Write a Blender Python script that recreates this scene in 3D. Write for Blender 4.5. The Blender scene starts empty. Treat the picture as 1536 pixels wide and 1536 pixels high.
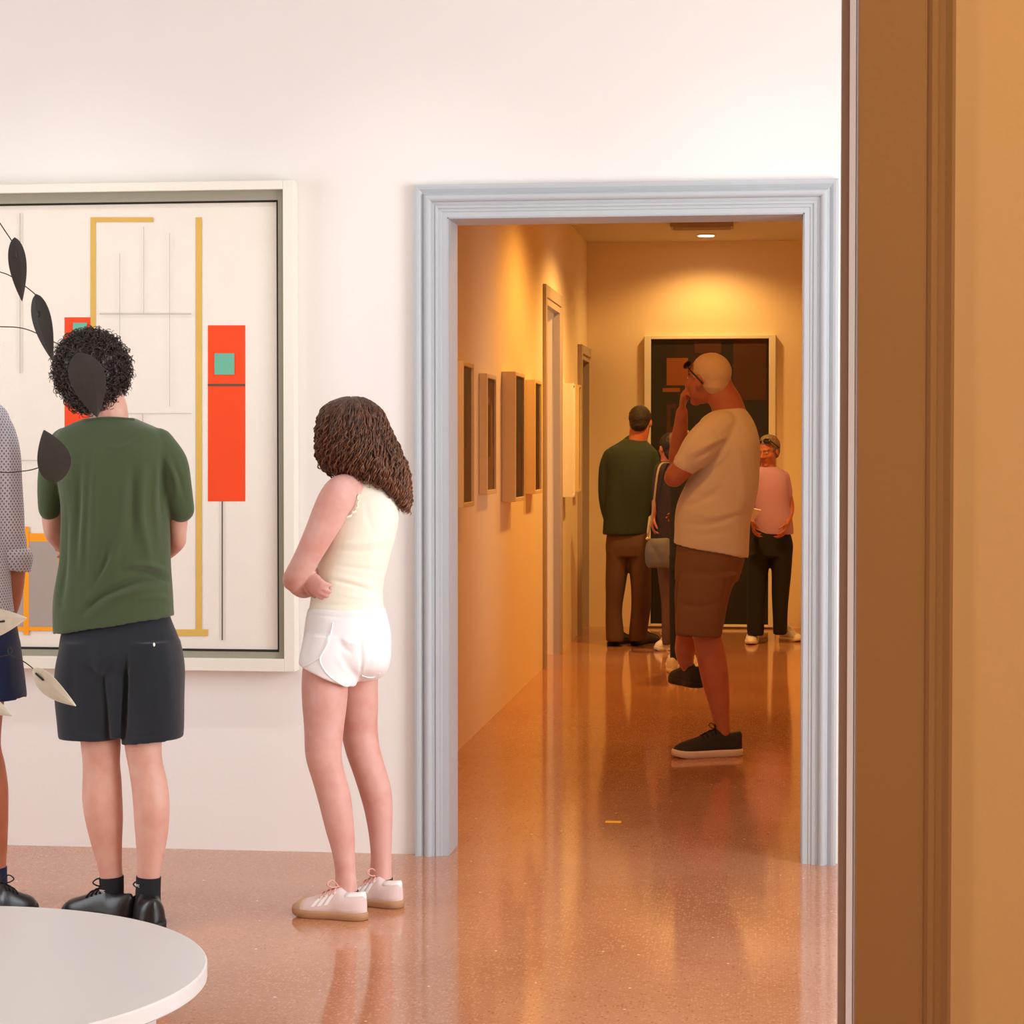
import bpy, bmesh, math, random
import numpy as np
from mathutils import Vector, Matrix
from mathutils.bvhtree import BVHTree
from mathutils import noise as mnoise

C = bpy.context.scene.collection
rnd = random.Random(7)
PI = math.pi

# ------------------------------------------------------------------ camera
F = 3200.0
PSI = math.atan(382 / F)
TH = math.atan(90 / F)
CH = 1.40
RV = Vector((math.cos(PSI), math.sin(PSI), 0))
FV = Vector((-math.sin(PSI) * math.cos(TH), math.cos(PSI) * math.cos(TH), -math.sin(TH)))
UV = RV.cross(FV)
EYE = Vector((0, 0, CH))


def ray(px, py):
    px, py = float(px), float(py)
    return FV + (px - 768) / F * RV + (768 - py) / F * UV


def W(px, py, Y):
    Y = float(Y)
    d = ray(px, py)
    return EYE + d * (Y / d.y)


def onX(px, py, X):
    d = ray(px, py)
    return EYE + d * (X / d.x)


def G(px, py, z=0.0):
    d = ray(px, py)
    return EYE + d * ((z - CH) / d.z)


cam_d = bpy.data.cameras.new('camera')
cam_d.sensor_width = 36
cam_d.lens = F / 1536 * 36
cam_d.clip_start = 0.05
cam = bpy.data.objects.new('camera', cam_d)
C.objects.link(cam)
M = Matrix((RV, UV, -FV)).transposed().to_4x4()
M.translation = EYE
cam.matrix_world = M
bpy.context.scene.camera = cam


# ------------------------------------------------------------------ materials
def lin(c):
    c = c / 255.0
    return c / 12.92 if c <= 0.04045 else ((c + 0.055) / 1.055) ** 2.4


def rgb(r, g, b):
    return (lin(r), lin(g), lin(b), 1)


MATS = {}


def mat(name, col, rough=0.6, spec=0.4, bump=0.0, bscale=60, var=0.0, vscale=8, metal=0.0, sheen=0.0, sss=0.0,
        emit=None, estr=0.0, coat=0.0):
    if name in MATS:
        return MATS[name]
    m = bpy.data.materials.new(name)
    m.use_nodes = True
    nt = m.node_tree
    b = nt.nodes['Principled BSDF']
    b.inputs['Base Color'].default_value = col
    b.inputs['Roughness'].default_value = rough
    b.inputs['Specular IOR Level'].default_value = spec
    b.inputs['Metallic'].default_value = metal
    if sheen:
        b.inputs['Sheen Weight'].default_value = sheen
    if coat:
        b.inputs['Coat Weight'].default_value = coat
    if sss:
        b.inputs['Subsurface Weight'].default_value = sss
        b.inputs['Subsurface Radius'].default_value = (0.012, 0.005, 0.003)
        b.inputs['Subsurface Scale'].default_value = 1.0
    if emit:
        b.inputs['Emission Color'].default_value = emit
        b.inputs['Emission Strength'].default_value = estr
    tc = nt.nodes.new('ShaderNodeTexCoord')
    if var:
        n = nt.nodes.new('ShaderNodeTexNoise')
        n.inputs['Scale'].default_value = vscale
        n.inputs['Detail'].default_value = 4
        nt.links.new(tc.outputs['Object'], n.inputs['Vector'])
        r = nt.nodes.new('ShaderNodeMapRange')
        r.inputs[3].default_value = 1 - var
        r.inputs[4].default_value = 1 + var
        nt.links.new(n.outputs['Fac'], r.inputs[0])
        mx = nt.nodes.new('ShaderNodeMix')
        mx.data_type = 'RGBA'
        mx.blend_type = 'MULTIPLY'
        mx.inputs[0].default_value = 1
        mx.inputs[6].default_value = col
        nt.links.new(r.outputs[0], mx.inputs[7])
        nt.links.new(mx.outputs[2], b.inputs['Base Color'])
    if bump:
        n2 = nt.nodes.new('ShaderNodeTexNoise')
        n2.inputs['Scale'].default_value = bscale
        n2.inputs['Detail'].default_value = 3
        nt.links.new(tc.outputs['Object'], n2.inputs['Vector'])
        bp = nt.nodes.new('ShaderNodeBump')
        bp.inputs['Strength'].default_value = bump
        bp.inputs['Distance'].default_value = 0.01
        nt.links.new(n2.outputs['Fac'], bp.inputs['Height'])
        nt.links.new(bp.outputs['Normal'], b.inputs['Normal'])
    MATS[name] = m
    return m


def skin_mat(name, col, sss=0.12):
    m = mat(name, col, rough=0.5, spec=0.35, bump=0.05, bscale=300, sss=sss)
    nt = m.node_tree
    b = nt.nodes['Principled BSDF']
    at = nt.nodes.new('ShaderNodeAttribute')
    at.attribute_name = 'paint'
    n = nt.nodes.new('ShaderNodeTexNoise')
    n.inputs['Scale'].default_value = 14
    n.inputs['Detail'].default_value = 5
    tc = nt.nodes.new('ShaderNodeTexCoord')
    nt.links.new(tc.outputs['Object'], n.inputs['Vector'])
    mx0 = nt.nodes.new('ShaderNodeMix')
    mx0.data_type = 'RGBA'
    mx0.inputs[6].default_value = col
    mx0.inputs[7].default_value = (col[0] * 0.9, col[1] * 0.72, col[2] * 0.68, 1)
    r = nt.nodes.new('ShaderNodeMapRange')
    r.inputs[1].default_value = 0.4
    r.inputs[2].default_value = 0.75
    nt.links.new(n.outputs['Fac'], r.inputs[0])
    nt.links.new(r.outputs[0], mx0.inputs[0])
    mx = nt.nodes.new('ShaderNodeMix')
    mx.data_type = 'RGBA'
    nt.links.new(at.outputs['Alpha'], mx.inputs[0])
    nt.links.new(mx0.outputs[2], mx.inputs[6])
    nt.links.new(at.outputs['Color'], mx.inputs[7])
    nt.links.new(mx.outputs[2], b.inputs['Base Color'])
    return m


def hair_mat(name, c0, c1):
    m = mat(name, c0, rough=0.38, spec=0.5)
    nt = m.node_tree
    b = nt.nodes['Principled BSDF']
    at = nt.nodes.new('ShaderNodeAttribute')
    at.attribute_name = 'lock'
    mx = nt.nodes.new('ShaderNodeMix')
    mx.data_type = 'RGBA'
    mx.inputs[6].default_value = c0
    mx.inputs[7].default_value = c1
    nt.links.new(at.outputs['Fac'], mx.inputs[0])
    nt.links.new(mx.outputs[2], b.inputs['Base Color'])
    return m


def dots_mat(name, base, dot, scale, size):
    m = mat(name, base, rough=0.8, spec=0.2)
    nt = m.node_tree
    b = nt.nodes['Principled BSDF']
    tc = nt.nodes.new('ShaderNodeTexCoord')
    sep = nt.nodes.new('ShaderNodeSeparateXYZ')
    nt.links.new(tc.outputs['Object'], sep.inputs[0])

    def math_(op, a, bb=None):
        n = nt.nodes.new('ShaderNodeMath')
        n.operation = op
        for i, v in enumerate((a, bb)):
            if v is None:
                continue
            if isinstance(v, (int, float)):
                n.inputs[i].default_value = v
            else:
                nt.links.new(v, n.inputs[i])
        return n.outputs[0]
    xs = math_('MULTIPLY', math_('ADD', sep.outputs[0], sep.outputs[1]), scale)
    zs = math_('MULTIPLY', sep.outputs[2], scale)
    u = math_('SUBTRACT', math_('FRACT', math_('ADD', xs, zs)), 0.5)
    v = math_('SUBTRACT', math_('FRACT', math_('SUBTRACT', xs, zs)), 0.5)
    d = math_('ADD', math_('MULTIPLY', u, u), math_('MULTIPLY', v, v))
    k = math_('LESS_THAN', d, size * size)
    mx = nt.nodes.new('ShaderNodeMix')
    mx.data_type = 'RGBA'
    mx.inputs[6].default_value = base
    mx.inputs[7].default_value = dot
    nt.links.new(k, mx.inputs[0])
    nt.links.new(mx.outputs[2], b.inputs['Base Color'])
    return m


def terrazzo():
    m = mat('terrazzo', rgb(206, 150, 112), rough=0.16, spec=0.6)
    nt = m.node_tree
    b = nt.nodes['Principled BSDF']
    tc = nt.nodes.new('ShaderNodeTexCoord')
    n = nt.nodes.new('ShaderNodeTexNoise')
    n.inputs['Scale'].default_value = 1.3
    n.inputs['Detail'].default_value = 6
    nt.links.new(tc.outputs['Object'], n.inputs['Vector'])
    ramp = nt.nodes.new('ShaderNodeValToRGB')
    ramp.color_ramp.elements[0].position = 0.3
    ramp.color_ramp.elements[0].color = rgb(176, 116, 82)
    ramp.color_ramp.elements[1].position = 0.72
    ramp.color_ramp.elements[1].color = rgb(194, 138, 104)
    nt.links.new(n.outputs['Fac'], ramp.inputs[0])
    last = ramp.outputs[0]
    for sc, thr, colr, seed in ((75, 0.2, rgb(206, 150, 114), 0.72), (95, 0.22, rgb(172, 104, 70), 0.8),
                                (40, 0.10, rgb(250, 232, 215), 0.975), (120, 0.24, rgb(206, 146, 110), 0.55)):
        v = nt.nodes.new('ShaderNodeTexVoronoi')
        v.inputs['Scale'].default_value = sc
        nt.links.new(tc.outputs['Object'], v.inputs['Vector'])
        lt = nt.nodes.new('ShaderNodeMath')
        lt.operation = 'LESS_THAN'
        lt.inputs[1].default_value = thr * 1.6
        nt.links.new(v.outputs['Distance'], lt.inputs[0])
        sp = nt.nodes.new('ShaderNodeSeparateColor')
        nt.links.new(v.outputs['Color'], sp.inputs[0])
        gt = nt.nodes.new('ShaderNodeMath')
        gt.operation = 'GREATER_THAN'
        gt.inputs[1].default_value = seed
        nt.links.new(sp.outputs[0], gt.inputs[0])
        mu = nt.nodes.new('ShaderNodeMath')
        mu.operation = 'MULTIPLY'
        nt.links.new(lt.outputs[0], mu.inputs[0])
        nt.links.new(gt.outputs[0], mu.inputs[1])
        mx = nt.nodes.new('ShaderNodeMix')
        mx.data_type = 'RGBA'
        nt.links.new(mu.outputs[0], mx.inputs[0])
        nt.links.new(last, mx.inputs[6])
        mx.inputs[7].default_value = colr
        last = mx.outputs[2]
    nt.links.new(last, b.inputs['Base Color'])
    n2 = nt.nodes.new('ShaderNodeTexNoise')
    n2.inputs['Scale'].default_value = 5
    n2.inputs['Detail'].default_value = 5
    nt.links.new(tc.outputs['Object'], n2.inputs['Vector'])
    r = nt.nodes.new('ShaderNodeMapRange')
    r.inputs[3].default_value = 0.06
    r.inputs[4].default_value = 0.13
    nt.links.new(n2.outputs['Fac'], r.inputs[0])
    nt.links.new(r.outputs[0], b.inputs['Roughness'])
    bp = nt.nodes.new('ShaderNodeBump')
    bp.inputs['Strength'].default_value = 0.02
    bp.inputs['Distance'].default_value = 0.02
    n3 = nt.nodes.new('ShaderNodeTexNoise')
    n3.inputs['Scale'].default_value = 3
    nt.links.new(tc.outputs['Object'], n3.inputs['Vector'])
    nt.links.new(n3.outputs['Fac'], bp.inputs['Height'])
    nt.links.new(bp.outputs['Normal'], b.inputs['Normal'])
    return m


# ------------------------------------------------------------------ object helpers
def empty(name, loc, label=None, cat=None, group=None):
    o = bpy.data.objects.new(name, None)
    C.objects.link(o)
    o.location = loc
    o.empty_display_size = 0.1
    if label:
        tag(o, label, cat, group)
    return o


def tag(o, label, cat, group=None):
    o['label'] = label
    o['category'] = cat
    if group:
        o['group'] = group
    return o


def org(parent):
    p = Vector((0, 0, 0))
    while parent is not None:
        p = p + parent.location
        parent = parent.parent
    return p


def link(name, me, mats, parent=None, loc=None, smooth=True, kind=None):
    """me is in world coordinates; its origin moves to loc (or to the parent's)"""
    o = bpy.data.objects.new(name, me)
    C.objects.link(o)
    if not isinstance(mats, (list, tuple)):
        mats = [mats]
    for m in mats:
        me.materials.append(m)
    base = org(parent)
    if parent is not None:
        o.parent = parent
        me.transform(Matrix.Translation(-base))
    elif loc is not None:
        me.transform(Matrix.Translation(-Vector(loc)))
        o.location = loc
    if smooth:
        me.polygons.foreach_set('use_smooth', [True] * len(me.polygons))
    else:
        me.polygons.foreach_set('use_smooth', [False] * len(me.polygons))
    if kind:
        o['kind'] = kind
    return o


def cr(vals, k):
    """Catmull-Rom resample of a list of tuples, k steps a segment"""
    a = np.array(vals, float)
    n = len(a)
    if n < 3 or k <= 1:
        if n == 2 and k > 1:
            return [tuple(a[0] + (a[1] - a[0]) * t / k) for t in range(k + 1)]
        return [tuple(x) for x in a]
    out = []
    for i in range(n - 1):
        p0, p1, p2, p3 = a[max(i - 1, 0)], a[i], a[i + 1], a[min(i + 2, n - 1)]
        for j in range(k):
            t = j / k
            out.append(tuple(float(z_) for z_ in 0.5 * (2 * p1 + (p2 - p0) * t + (2 * p0 - 5 * p1 + 4 * p2 - p3) * t * t +
                                    (3 * p1 - p0 - 3 * p2 + p3) * t ** 3)))
    out.append(tuple(a[-1]))
    return out


class MB:
    def __init__(self):
        self.v = []
        self.f = []
        self.mi = []
        self.lock = []

    def add(self, v, f, mi=0):
        b = len(self.v)
        self.v += [tuple(x) for x in v]
        self.f += [tuple(i + b for i in q) for q in f]
        self.mi += [mi] * len(f)

    def loft(self, rings, mi=0, cap=True):
        n = len(rings[0])
        v = [p for r in rings for p in r]
        f = []
        for i in range(len(rings) - 1):
            for j in range(n):
                j2 = (j + 1) % n
                f.append((i * n + j, i * n + j2, (i + 1) * n + j2, (i + 1) * n + j))
        if cap:
            f.append(tuple(range(n - 1, -1, -1)))
            f.append(tuple(range((len(rings) - 1) * n, len(rings) * n)))
        self.add(v, f, mi)

    def tube(self, pts, rad, n=14, k=4, side=None, caps=True, mi=0):
        """pts list of Vectors, rad list of r or (a, b): a along `side`, b across"""
        vals = []
        for p, r in zip(pts, rad):
            a, b = (r, r) if isinstance(r, (int, float)) else r
            vals.append((p[0], p[1], p[2], a, b))
        vals = cr(vals, k)
        P = [Vector(v[:3]) for v in vals]
        A = [v[3] for v in vals]
        B = [v[4] for v in vals]
        T = []
        for i in range(len(P)):
            t = P[min(i + 1, len(P) - 1)] - P[max(i - 1, 0)]
            T.append(t.normalized() if t.length > 1e-9 else Vector((0, 0, 1)))
        if side is None:
            side = Vector((1, 0, 0)) if abs(T[0].x) < 0.8 else Vector((0, 1, 0))
        u = Vector(side)
        rings = []

        def ring(c, u_, w_, a, b):
            return [c + u_ * (a * math.cos(2 * PI * j / n)) + w_ * (b * math.sin(2 * PI * j / n)) for j in range(n)]
        frames = []
        for i in range(len(P)):
            u = (u - T[i] * u.dot(T[i]))
            if u.length < 1e-6:
                u = T[i].orthogonal()
            u.normalize()
            frames.append((u.copy(), T[i].cross(u)))
        if caps:
            m = min(A[0], B[0])
            for s in (0.08, 0.35, 0.7):
                c = math.sqrt(1 - (1 - s) ** 2) if s < 1 else 1
                rings.append(ring(P[0] - T[0] * (m * (1 - s)), *frames[0], A[0] * c, B[0] * c))
        for i in range(len(P)):
            rings.append(ring(P[i], *frames[i], A[i], B[i]))
        if caps:
            m = min(A[-1], B[-1])
            for s in (0.7, 0.35, 0.08):
                c = math.sqrt(1 - (1 - s) ** 2)
                rings.append(ring(P[-1] + T[-1] * (m * (1 - s)), *frames[-1], A[-1] * c, B[-1] * c))
        self.loft(rings, mi)

    def ell(self, c, r, R=None, nu=20, nv=12, mi=0):
        c = Vector(c)
        rings = []
        for i in range(nv + 1):
            t = -PI / 2 + PI * (i + 0.02) / (nv + 0.04)
            row = []
            for j in range(nu):
                p = 2 * PI * j / nu
                q = Vector((r[0] * math.cos(t) * math.cos(p), r[1] * math.cos(t) * math.sin(p), r[2] * math.sin(t)))
                if R is not None:
                    q = R @ q
                row.append(c + q)
            rings.append(row)
        self.loft(rings, mi)

    def box(self, lo, hi, mi=0):
        x0, y0, z0 = lo
        x1, y1, z1 = hi
        v = [(x0, y0, z0), (x1, y0, z0), (x1, y1, z0), (x0, y1, z0), (x0, y0, z1), (x1, y0, z1), (x1, y1, z1), (x0, y1, z1)]
        f = [(0, 3, 2, 1), (4, 5, 6, 7), (0, 1, 5, 4), (1, 2, 6, 5), (2, 3, 7, 6), (3, 0, 4, 7)]
        self.add(v, f, mi)

    def mesh(self, name):
        me = bpy.data.meshes.new(name)
        me.from_pydata(self.v, [], self.f)
        me.polygons.foreach_set('material_index', self.mi)
        if self.lock:
            at = me.attributes.new('lock', 'FLOAT', 'POINT')
            at.data.foreach_set('value', self.lock)
        me.update()
        bm = bmesh.new()
        bm.from_mesh(me)
        bmesh.ops.recalc_face_normals(bm, faces=bm.faces)
        bm.to_mesh(me)
        bm.free()
        return me


def bevel_mesh(me, w=0.003, seg=2):
    bm = bmesh.new()
    bm.from_mesh(me)
    bmesh.ops.bevel(bm, geom=[e for e in bm.edges if len(e.link_faces) == 2 and e.calc_face_angle(0) > 0.5],
                    offset=w, segments=seg, affect='EDGES', profile=0.5)
    bm.to_mesh(me)
    bm.free()
    return me


def remesh(mb, name, voxel, smooth=4, fac=0.5):
    smooth = smooth * 3
    me = mb.mesh(name) if isinstance(mb, MB) else mb
    o = bpy.data.objects.new('tmp', me)
    C.objects.link(o)
    m = o.modifiers.new('r', 'REMESH')
    m.mode = 'VOXEL'
    m.voxel_size = voxel
    m.adaptivity = 0
    if smooth:
        s = o.modifiers.new('s', 'SMOOTH')
        s.iterations = smooth
        s.factor = fac
    dg = bpy.context.evaluated_depsgraph_get()
    dg.update()
    me2 = bpy.data.meshes.new_from_object(o.evaluated_get(dg))
    me2.name = name
    bpy.data.objects.remove(o)
    bpy.data.meshes.remove(me)
    return me2


def get_vn(me):
    n = len(me.vertices)
    v = np.empty(n * 3)
    me.vertices.foreach_get('co', v)
    nn = np.empty(n * 3)
    me.vertex_normals.foreach_get('vector', nn)
    return v.reshape(-1, 3), nn.reshape(-1, 3)


def set_v(me, v):
    me.vertices.foreach_set('co', v.ravel())
    me.update()


def project(v):
    d = v - np.array(EYE)
    zc = d @ np.array(FV)
    return 768 + F * (d @ np.array(RV)) / zc, 768 - F * (d @ np.array(UV)) / zc, d


def folds(me, lines, ripple=0.0, rscale=30.0, seed=0.0):
    """cloth folds: ridges and valleys along drawn lines, cut into the cloth itself"""
    v, n = get_vn(me)
    px, py, d = project(v)
    dn = d / np.linalg.norm(d, axis=1)[:, None]
    face = np.clip(-(n * dn).sum(1) * 1.6, 0, 1)
    disp = np.zeros(len(v))
    P = np.stack([px, py], 1)
    for pts, w, amp in lines:
        pts = np.array(cr([tuple(p) for p in pts], 5))
        best = np.full(len(v), 1e9)
        along = np.zeros(len(v))
        seg = np.linalg.norm(np.diff(pts, axis=0), axis=1)
        cum = np.concatenate([[0], np.cumsum(seg)])
        for i in range(len(pts) - 1):
            a, b = pts[i], pts[i + 1]
            ab = b - a
            t = np.clip(((P - a) @ ab) / (ab @ ab), 0, 1)
            dist = np.linalg.norm(P - (a + t[:, None] * ab), axis=1)
            m = dist < best
            best[m] = dist[m]
            along[m] = (cum[i] + t[m] * seg[i]) / cum[-1]
        taper = np.sin(np.clip(along, 0.04, 0.96) * PI) ** 0.6
        disp += amp * np.exp(-(best / w) ** 2) * taper * face
    if ripple:
        s = rscale
        x, y, z = v[:, 0] + seed, v[:, 1] + seed * 0.7, v[:, 2]
        r = (np.sin(x * s + 1.7 * np.sin(z * s * 0.45 + seed)) * np.sin(y * s * 0.9 + z * s * 0.2 + 2.1 * np.sin(x * s * 0.3)) +
             0.5 * np.sin(z * s * 1.3 + 1.3 * np.sin(x * s * 0.8 + y * s * 0.6)))
        disp += ripple * r
    v = v + n * disp[:, None]
    set_v(me, v)
    return me


def surf(me, px, py, off=0.001):
    """point on the visible surface of a world-space mesh"""
    key = me.name
    if key not in BVH:
        bm = bmesh.new()
        bm.from_mesh(me)
        BVH[key] = BVHTree.FromBMesh(bm)
        bm.free()
    d = ray(px, py).normalized()
    hit = BVH[key].ray_cast(EYE, d)
    if hit[0] is None:
        near = BVH[key].find_nearest(EYE + d * 6.4)
        return near[0] + near[1] * off, near[1]
    n = hit[1] if hit[1].dot(d) < 0 else -hit[1]
    return hit[0] + n * off, n


BVH = {}


def smooth_zone(me, z0, z1, it=20):
    bm = bmesh.new()
    bm.from_mesh(me)
    vs = [v for v in bm.verts if z0 < v.co.z < z1]
    for _ in range(it):
        bmesh.ops.smooth_vert(bm, verts=vs, factor=0.5, use_axis_x=True, use_axis_y=True, use_axis_z=True)
    bm.to_mesh(me)
    bm.free()
    return me


# ------------------------------------------------------------------ room shell
def slab(name, axis, t, a, z, holes, material, kind='structure'):
    """a wall slab; axis 'Y': runs along X, thick in Y; holes (a0,a1,z0,z1)"""
    As = sorted(set([a[0], a[1]] + [h[0] for h in holes] + [h[1] for h in holes]))
    Zs = sorted(set([z[0], z[1]] + [h[2] for h in holes] + [h[3] for h in holes]))
    As = [q for q in As if a[0] <= q <= a[1]]
    Zs = [q for q in Zs if z[0] <= q <= z[1]]
    faces = {}

    def vert(aa, tt, zz):
        return (aa, tt, zz) if axis == 'Y' else (tt, aa, zz)
    for i in range(len(As) - 1):
        for j in range(len(Zs) - 1):
            ca, cz = (As[i] + As[i + 1]) / 2, (Zs[j] + Zs[j + 1]) / 2
            if any(h[0] < ca < h[1] and h[2] < cz < h[3] for h in holes):
                continue
            a0, a1, z0, z1 = As[i], As[i + 1], Zs[j], Zs[j + 1]
            c = [vert(p, q, r) for r in (z0, z1) for q in t for p in (a0, a1)]
            for q in ((0, 1, 5, 4), (2, 3, 7, 6), (0, 2, 6, 4), (1, 3, 7, 5), (0, 1, 3, 2), (4, 5, 7, 6)):
                ps = tuple(c[k] for k in q)
                key = tuple(sorted(ps))
                if key in faces:
                    faces[key] = None
                else:
                    faces[key] = ps
    vs = {}
    F_ = []
    for ps in faces.values():
        if ps is None:
            continue
        F_.append([vs.setdefault(p, len(vs)) for p in ps])
    mb = MB()
    mb.add(list(vs.keys()), F_)
    return link(name, mb.mesh(name), material, smooth=False, kind=kind)


def trim(name, profile, path, front, material, out=-1, base_z=None):
    """door casing: profile [(offset outward, protrusion)], path XL, XR, ZT on plane Y=front (towards -Y)"""
    XL, XR, ZT = path
    rows = []
    for o, p in profile:
        y = front + out * p
        rows.append([(XL - o, y, 0), (XL - o, y, ZT + o), (XR + o, y, ZT + o), (XR + o, y, 0)])
    mb = MB()
    n = len(rows)
    v = [q for r in rows for q in r]
    f = []
    for i in range(n):
        i2 = (i + 1) % n
        for j in range(3):
            f.append((i * 4 + j, i * 4 + j + 1, i2 * 4 + j + 1, i2 * 4 + j))
    f.append(tuple(i * 4 for i in range(n)))
    f.append(tuple(i * 4 + 3 for i in range(n - 1, -1, -1)))
    mb.add(v, f)
    return link(name, mb.mesh(name), material, smooth=False, kind='structure')


plaster = mat('white plaster', rgb(236, 232, 228), rough=0.9, spec=0.2, bump=0.05, bscale=60, var=0.012, vscale=1.5)
ceilm = mat('ceiling plaster', rgb(214, 206, 196), rough=0.9, spec=0.2)
ceilg = mat('gallery ceiling paint', rgb(176, 168, 160), rough=0.9, spec=0.2)
plaster_c = mat('cream tinted corridor plaster', rgb(236, 219, 190), rough=0.9, spec=0.2, bump=0.05, bscale=60, var=0.012, vscale=1.5)  # same plaster as the gallery walls, tinted cream
casing_m = mat('blue grey casing paint', rgb(182, 188, 193), rough=0.45, spec=0.4, bump=0.04, bscale=90, var=0.03, vscale=5)
casing_n = mat('darker brown grey casing', rgb(176, 160, 148), rough=0.5, spec=0.4, bump=0.05, bscale=90, var=0.03, vscale=4)  # a darker, browner grey than the far casing

YA = 7.30                                    # painting wall
p0, p1 = W(670, 325, YA - 0.03), W(1207, 322, YA - 0.03)
XL, XR, ZT = p0.x, p1.x, 2.206
XC = -1.432                                  # corridor left wall
YE = 17.05                                   # corridor end wall
ZC = 3.07
HR = 3.6
floor_m = terrazzo()
mb = MB()
mb.box((-6.5, -3.5, -0.2), (4.5, 18.0, 0.0))
link('floor', mb.mesh('floor'), floor_m, smooth=False, kind='structure')

slab('wall_back', 'Y', (YA, YA + 0.2), (-5.2, 2.9), (0, HR), [(XL, XR, -1, ZT)], plaster)
WIN_ADDED = (3.6, 6.0, 0.25, 3.0)  # opening for the added left window
slab('wall_left', 'X', (-5.2, -5.0), (3.0, YA), (0, HR), [WIN_ADDED], plaster)
WIN = [(3.2, 5.6, 0.25, 3.0)]
slab('wall_right', 'X', (2.7, 2.95), (3.0, YA), (0, HR), WIN, plaster)
mb = MB()
mb.box((-5.2, 2.7, HR), (2.95, YA + 0.2, HR + 0.15))
link('ceiling', mb.mesh('ceiling'), ceilg, smooth=False, kind='structure')

# window in the right wall of the gallery (beside the picture, it lets the daylight in)
wf = MB()
y0, y1, z0, z1 = WIN[0]
for a, b in (((2.76, y0, z0), (2.84, y0 + 0.07, z1)), ((2.76, y1 - 0.07, z0), (2.84, y1, z1)),
             ((2.76, y0, z0), (2.84, y1, z0 + 0.07)), ((2.76, y0, z1 - 0.07), (2.84, y1, z1)),
             ((2.76, (y0 + y1) / 2 - 0.03, z0), (2.84, (y0 + y1) / 2 + 0.03, z1))):
    wf.box(a, b)
link('window_1', wf.mesh('window_1'), casing_m, smooth=False, kind='structure')
wf = MB()  # extra window added in the left wall to even out the wall brightness
y0, y1, z0, z1 = WIN_ADDED
for a, b in (((-5.14, y0, z0), (-5.06, y0 + 0.07, z1)), ((-5.14, y1 - 0.07, z0), (-5.06, y1, z1)),
             ((-5.14, y0, z0), (-5.06, y1, z0 + 0.07)), ((-5.14, y0, z1 - 0.07), (-5.06, y1, z1)),
             ((-5.14, (y0 + y1) / 2 - 0.03, z0), (-5.06, (y0 + y1) / 2 + 0.03, z1))):
    wf.box(a, b)
link('window_added', wf.mesh('window_added'), casing_m, smooth=False, kind='structure')

# near wall with the opening the photographer looks through
YN = 2.70
XN = W(1284, 700, YN - 0.03).x
XN0 = -2.4
ZN = 2.5
slab('wall_front', 'Y', (YN, YN + 0.26), (-5.2, 4.0), (0, HR), [(XN0 - 0.0, XN, -1, ZN)], plaster)
mb = MB()
mb.box((-5.2, -3.2, 3.3), (4.0, YN, 3.45))
link('ceiling_2', mb.mesh('ceiling_2'), ceilm, smooth=False, kind='structure')
slab('wall_rear', 'Y', (-3.2, -3.0), (-5.2, 4.0), (0, 3.3), [], plaster)
slab('wall_side_left', 'X', (-5.2, -5.0), (-3.0, YN), (0, 3.3), [], plaster)
slab('wall_side_right', 'X', (3.0, 3.2), (-3.0, YN), (0, 3.3), [], plaster)


def arc(c, r, a0, a1, n=5):
    return [(c[0] + r * math.cos(math.radians(a0 + (a1 - a0) * i / n)), c[1] + r * math.sin(math.radians(a0 + (a1 - a0) * i / n)))
            for i in range(n + 1)]


# far casing profile, from the reveal out to the wall
prof = [(0, -0.02), (0, 0.018), (0.018, 0.018), (0.020, 0.021), (0.030, 0.022), (0.031, 0.026), (0.040, 0.028), (0.042, 0.024), (0.050, 0.026)]
prof += [(0.052 + 0.014 - 0.014 * math.cos(a), 0.026 + 0.016 * math.sin(a)) for a in np.linspace(0, PI, 9)]
prof += [(0.083, 0.024), (0.088, 0.028), (0.096, 0.034), (0.104, 0.036), (0.112, 0.034), (0.114, 0.0), (0.114, -0.02)]
trim('trim_1', prof, (XL, XR, ZT), YA, casing_m)
# lining of the far opening
mb = MB()
for lo, hi in (((XL - 0.004, YA - 0.015, 0), (XL + 0.004, YA + 0.2, ZT)), ((XR - 0.004, YA - 0.015, 0), (XR + 0.004, YA + 0.2, ZT)),
               ((XL - 0.004, YA - 0.015, ZT - 0.004), (XR + 0.004, YA + 0.2, ZT + 0.004))):
    mb.box(lo, hi)
link('trim_2', mb.mesh('trim_2'), casing_m, smooth=False, kind='structure')

# near casing
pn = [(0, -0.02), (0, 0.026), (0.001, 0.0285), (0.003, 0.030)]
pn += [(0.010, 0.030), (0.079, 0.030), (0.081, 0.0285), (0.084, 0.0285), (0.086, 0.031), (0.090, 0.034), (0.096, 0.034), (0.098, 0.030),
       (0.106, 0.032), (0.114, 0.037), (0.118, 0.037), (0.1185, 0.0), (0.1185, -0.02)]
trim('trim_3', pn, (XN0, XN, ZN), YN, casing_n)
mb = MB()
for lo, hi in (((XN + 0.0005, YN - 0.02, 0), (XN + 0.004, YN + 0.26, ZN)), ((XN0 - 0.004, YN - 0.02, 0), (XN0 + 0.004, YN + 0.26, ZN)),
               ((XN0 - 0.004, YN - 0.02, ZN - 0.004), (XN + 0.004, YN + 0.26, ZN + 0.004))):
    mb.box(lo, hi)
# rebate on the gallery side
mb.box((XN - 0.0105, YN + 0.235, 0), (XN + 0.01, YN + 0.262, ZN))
link('trim_4', mb.mesh('trim_4'), casing_n, smooth=False, kind='structure')

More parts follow.
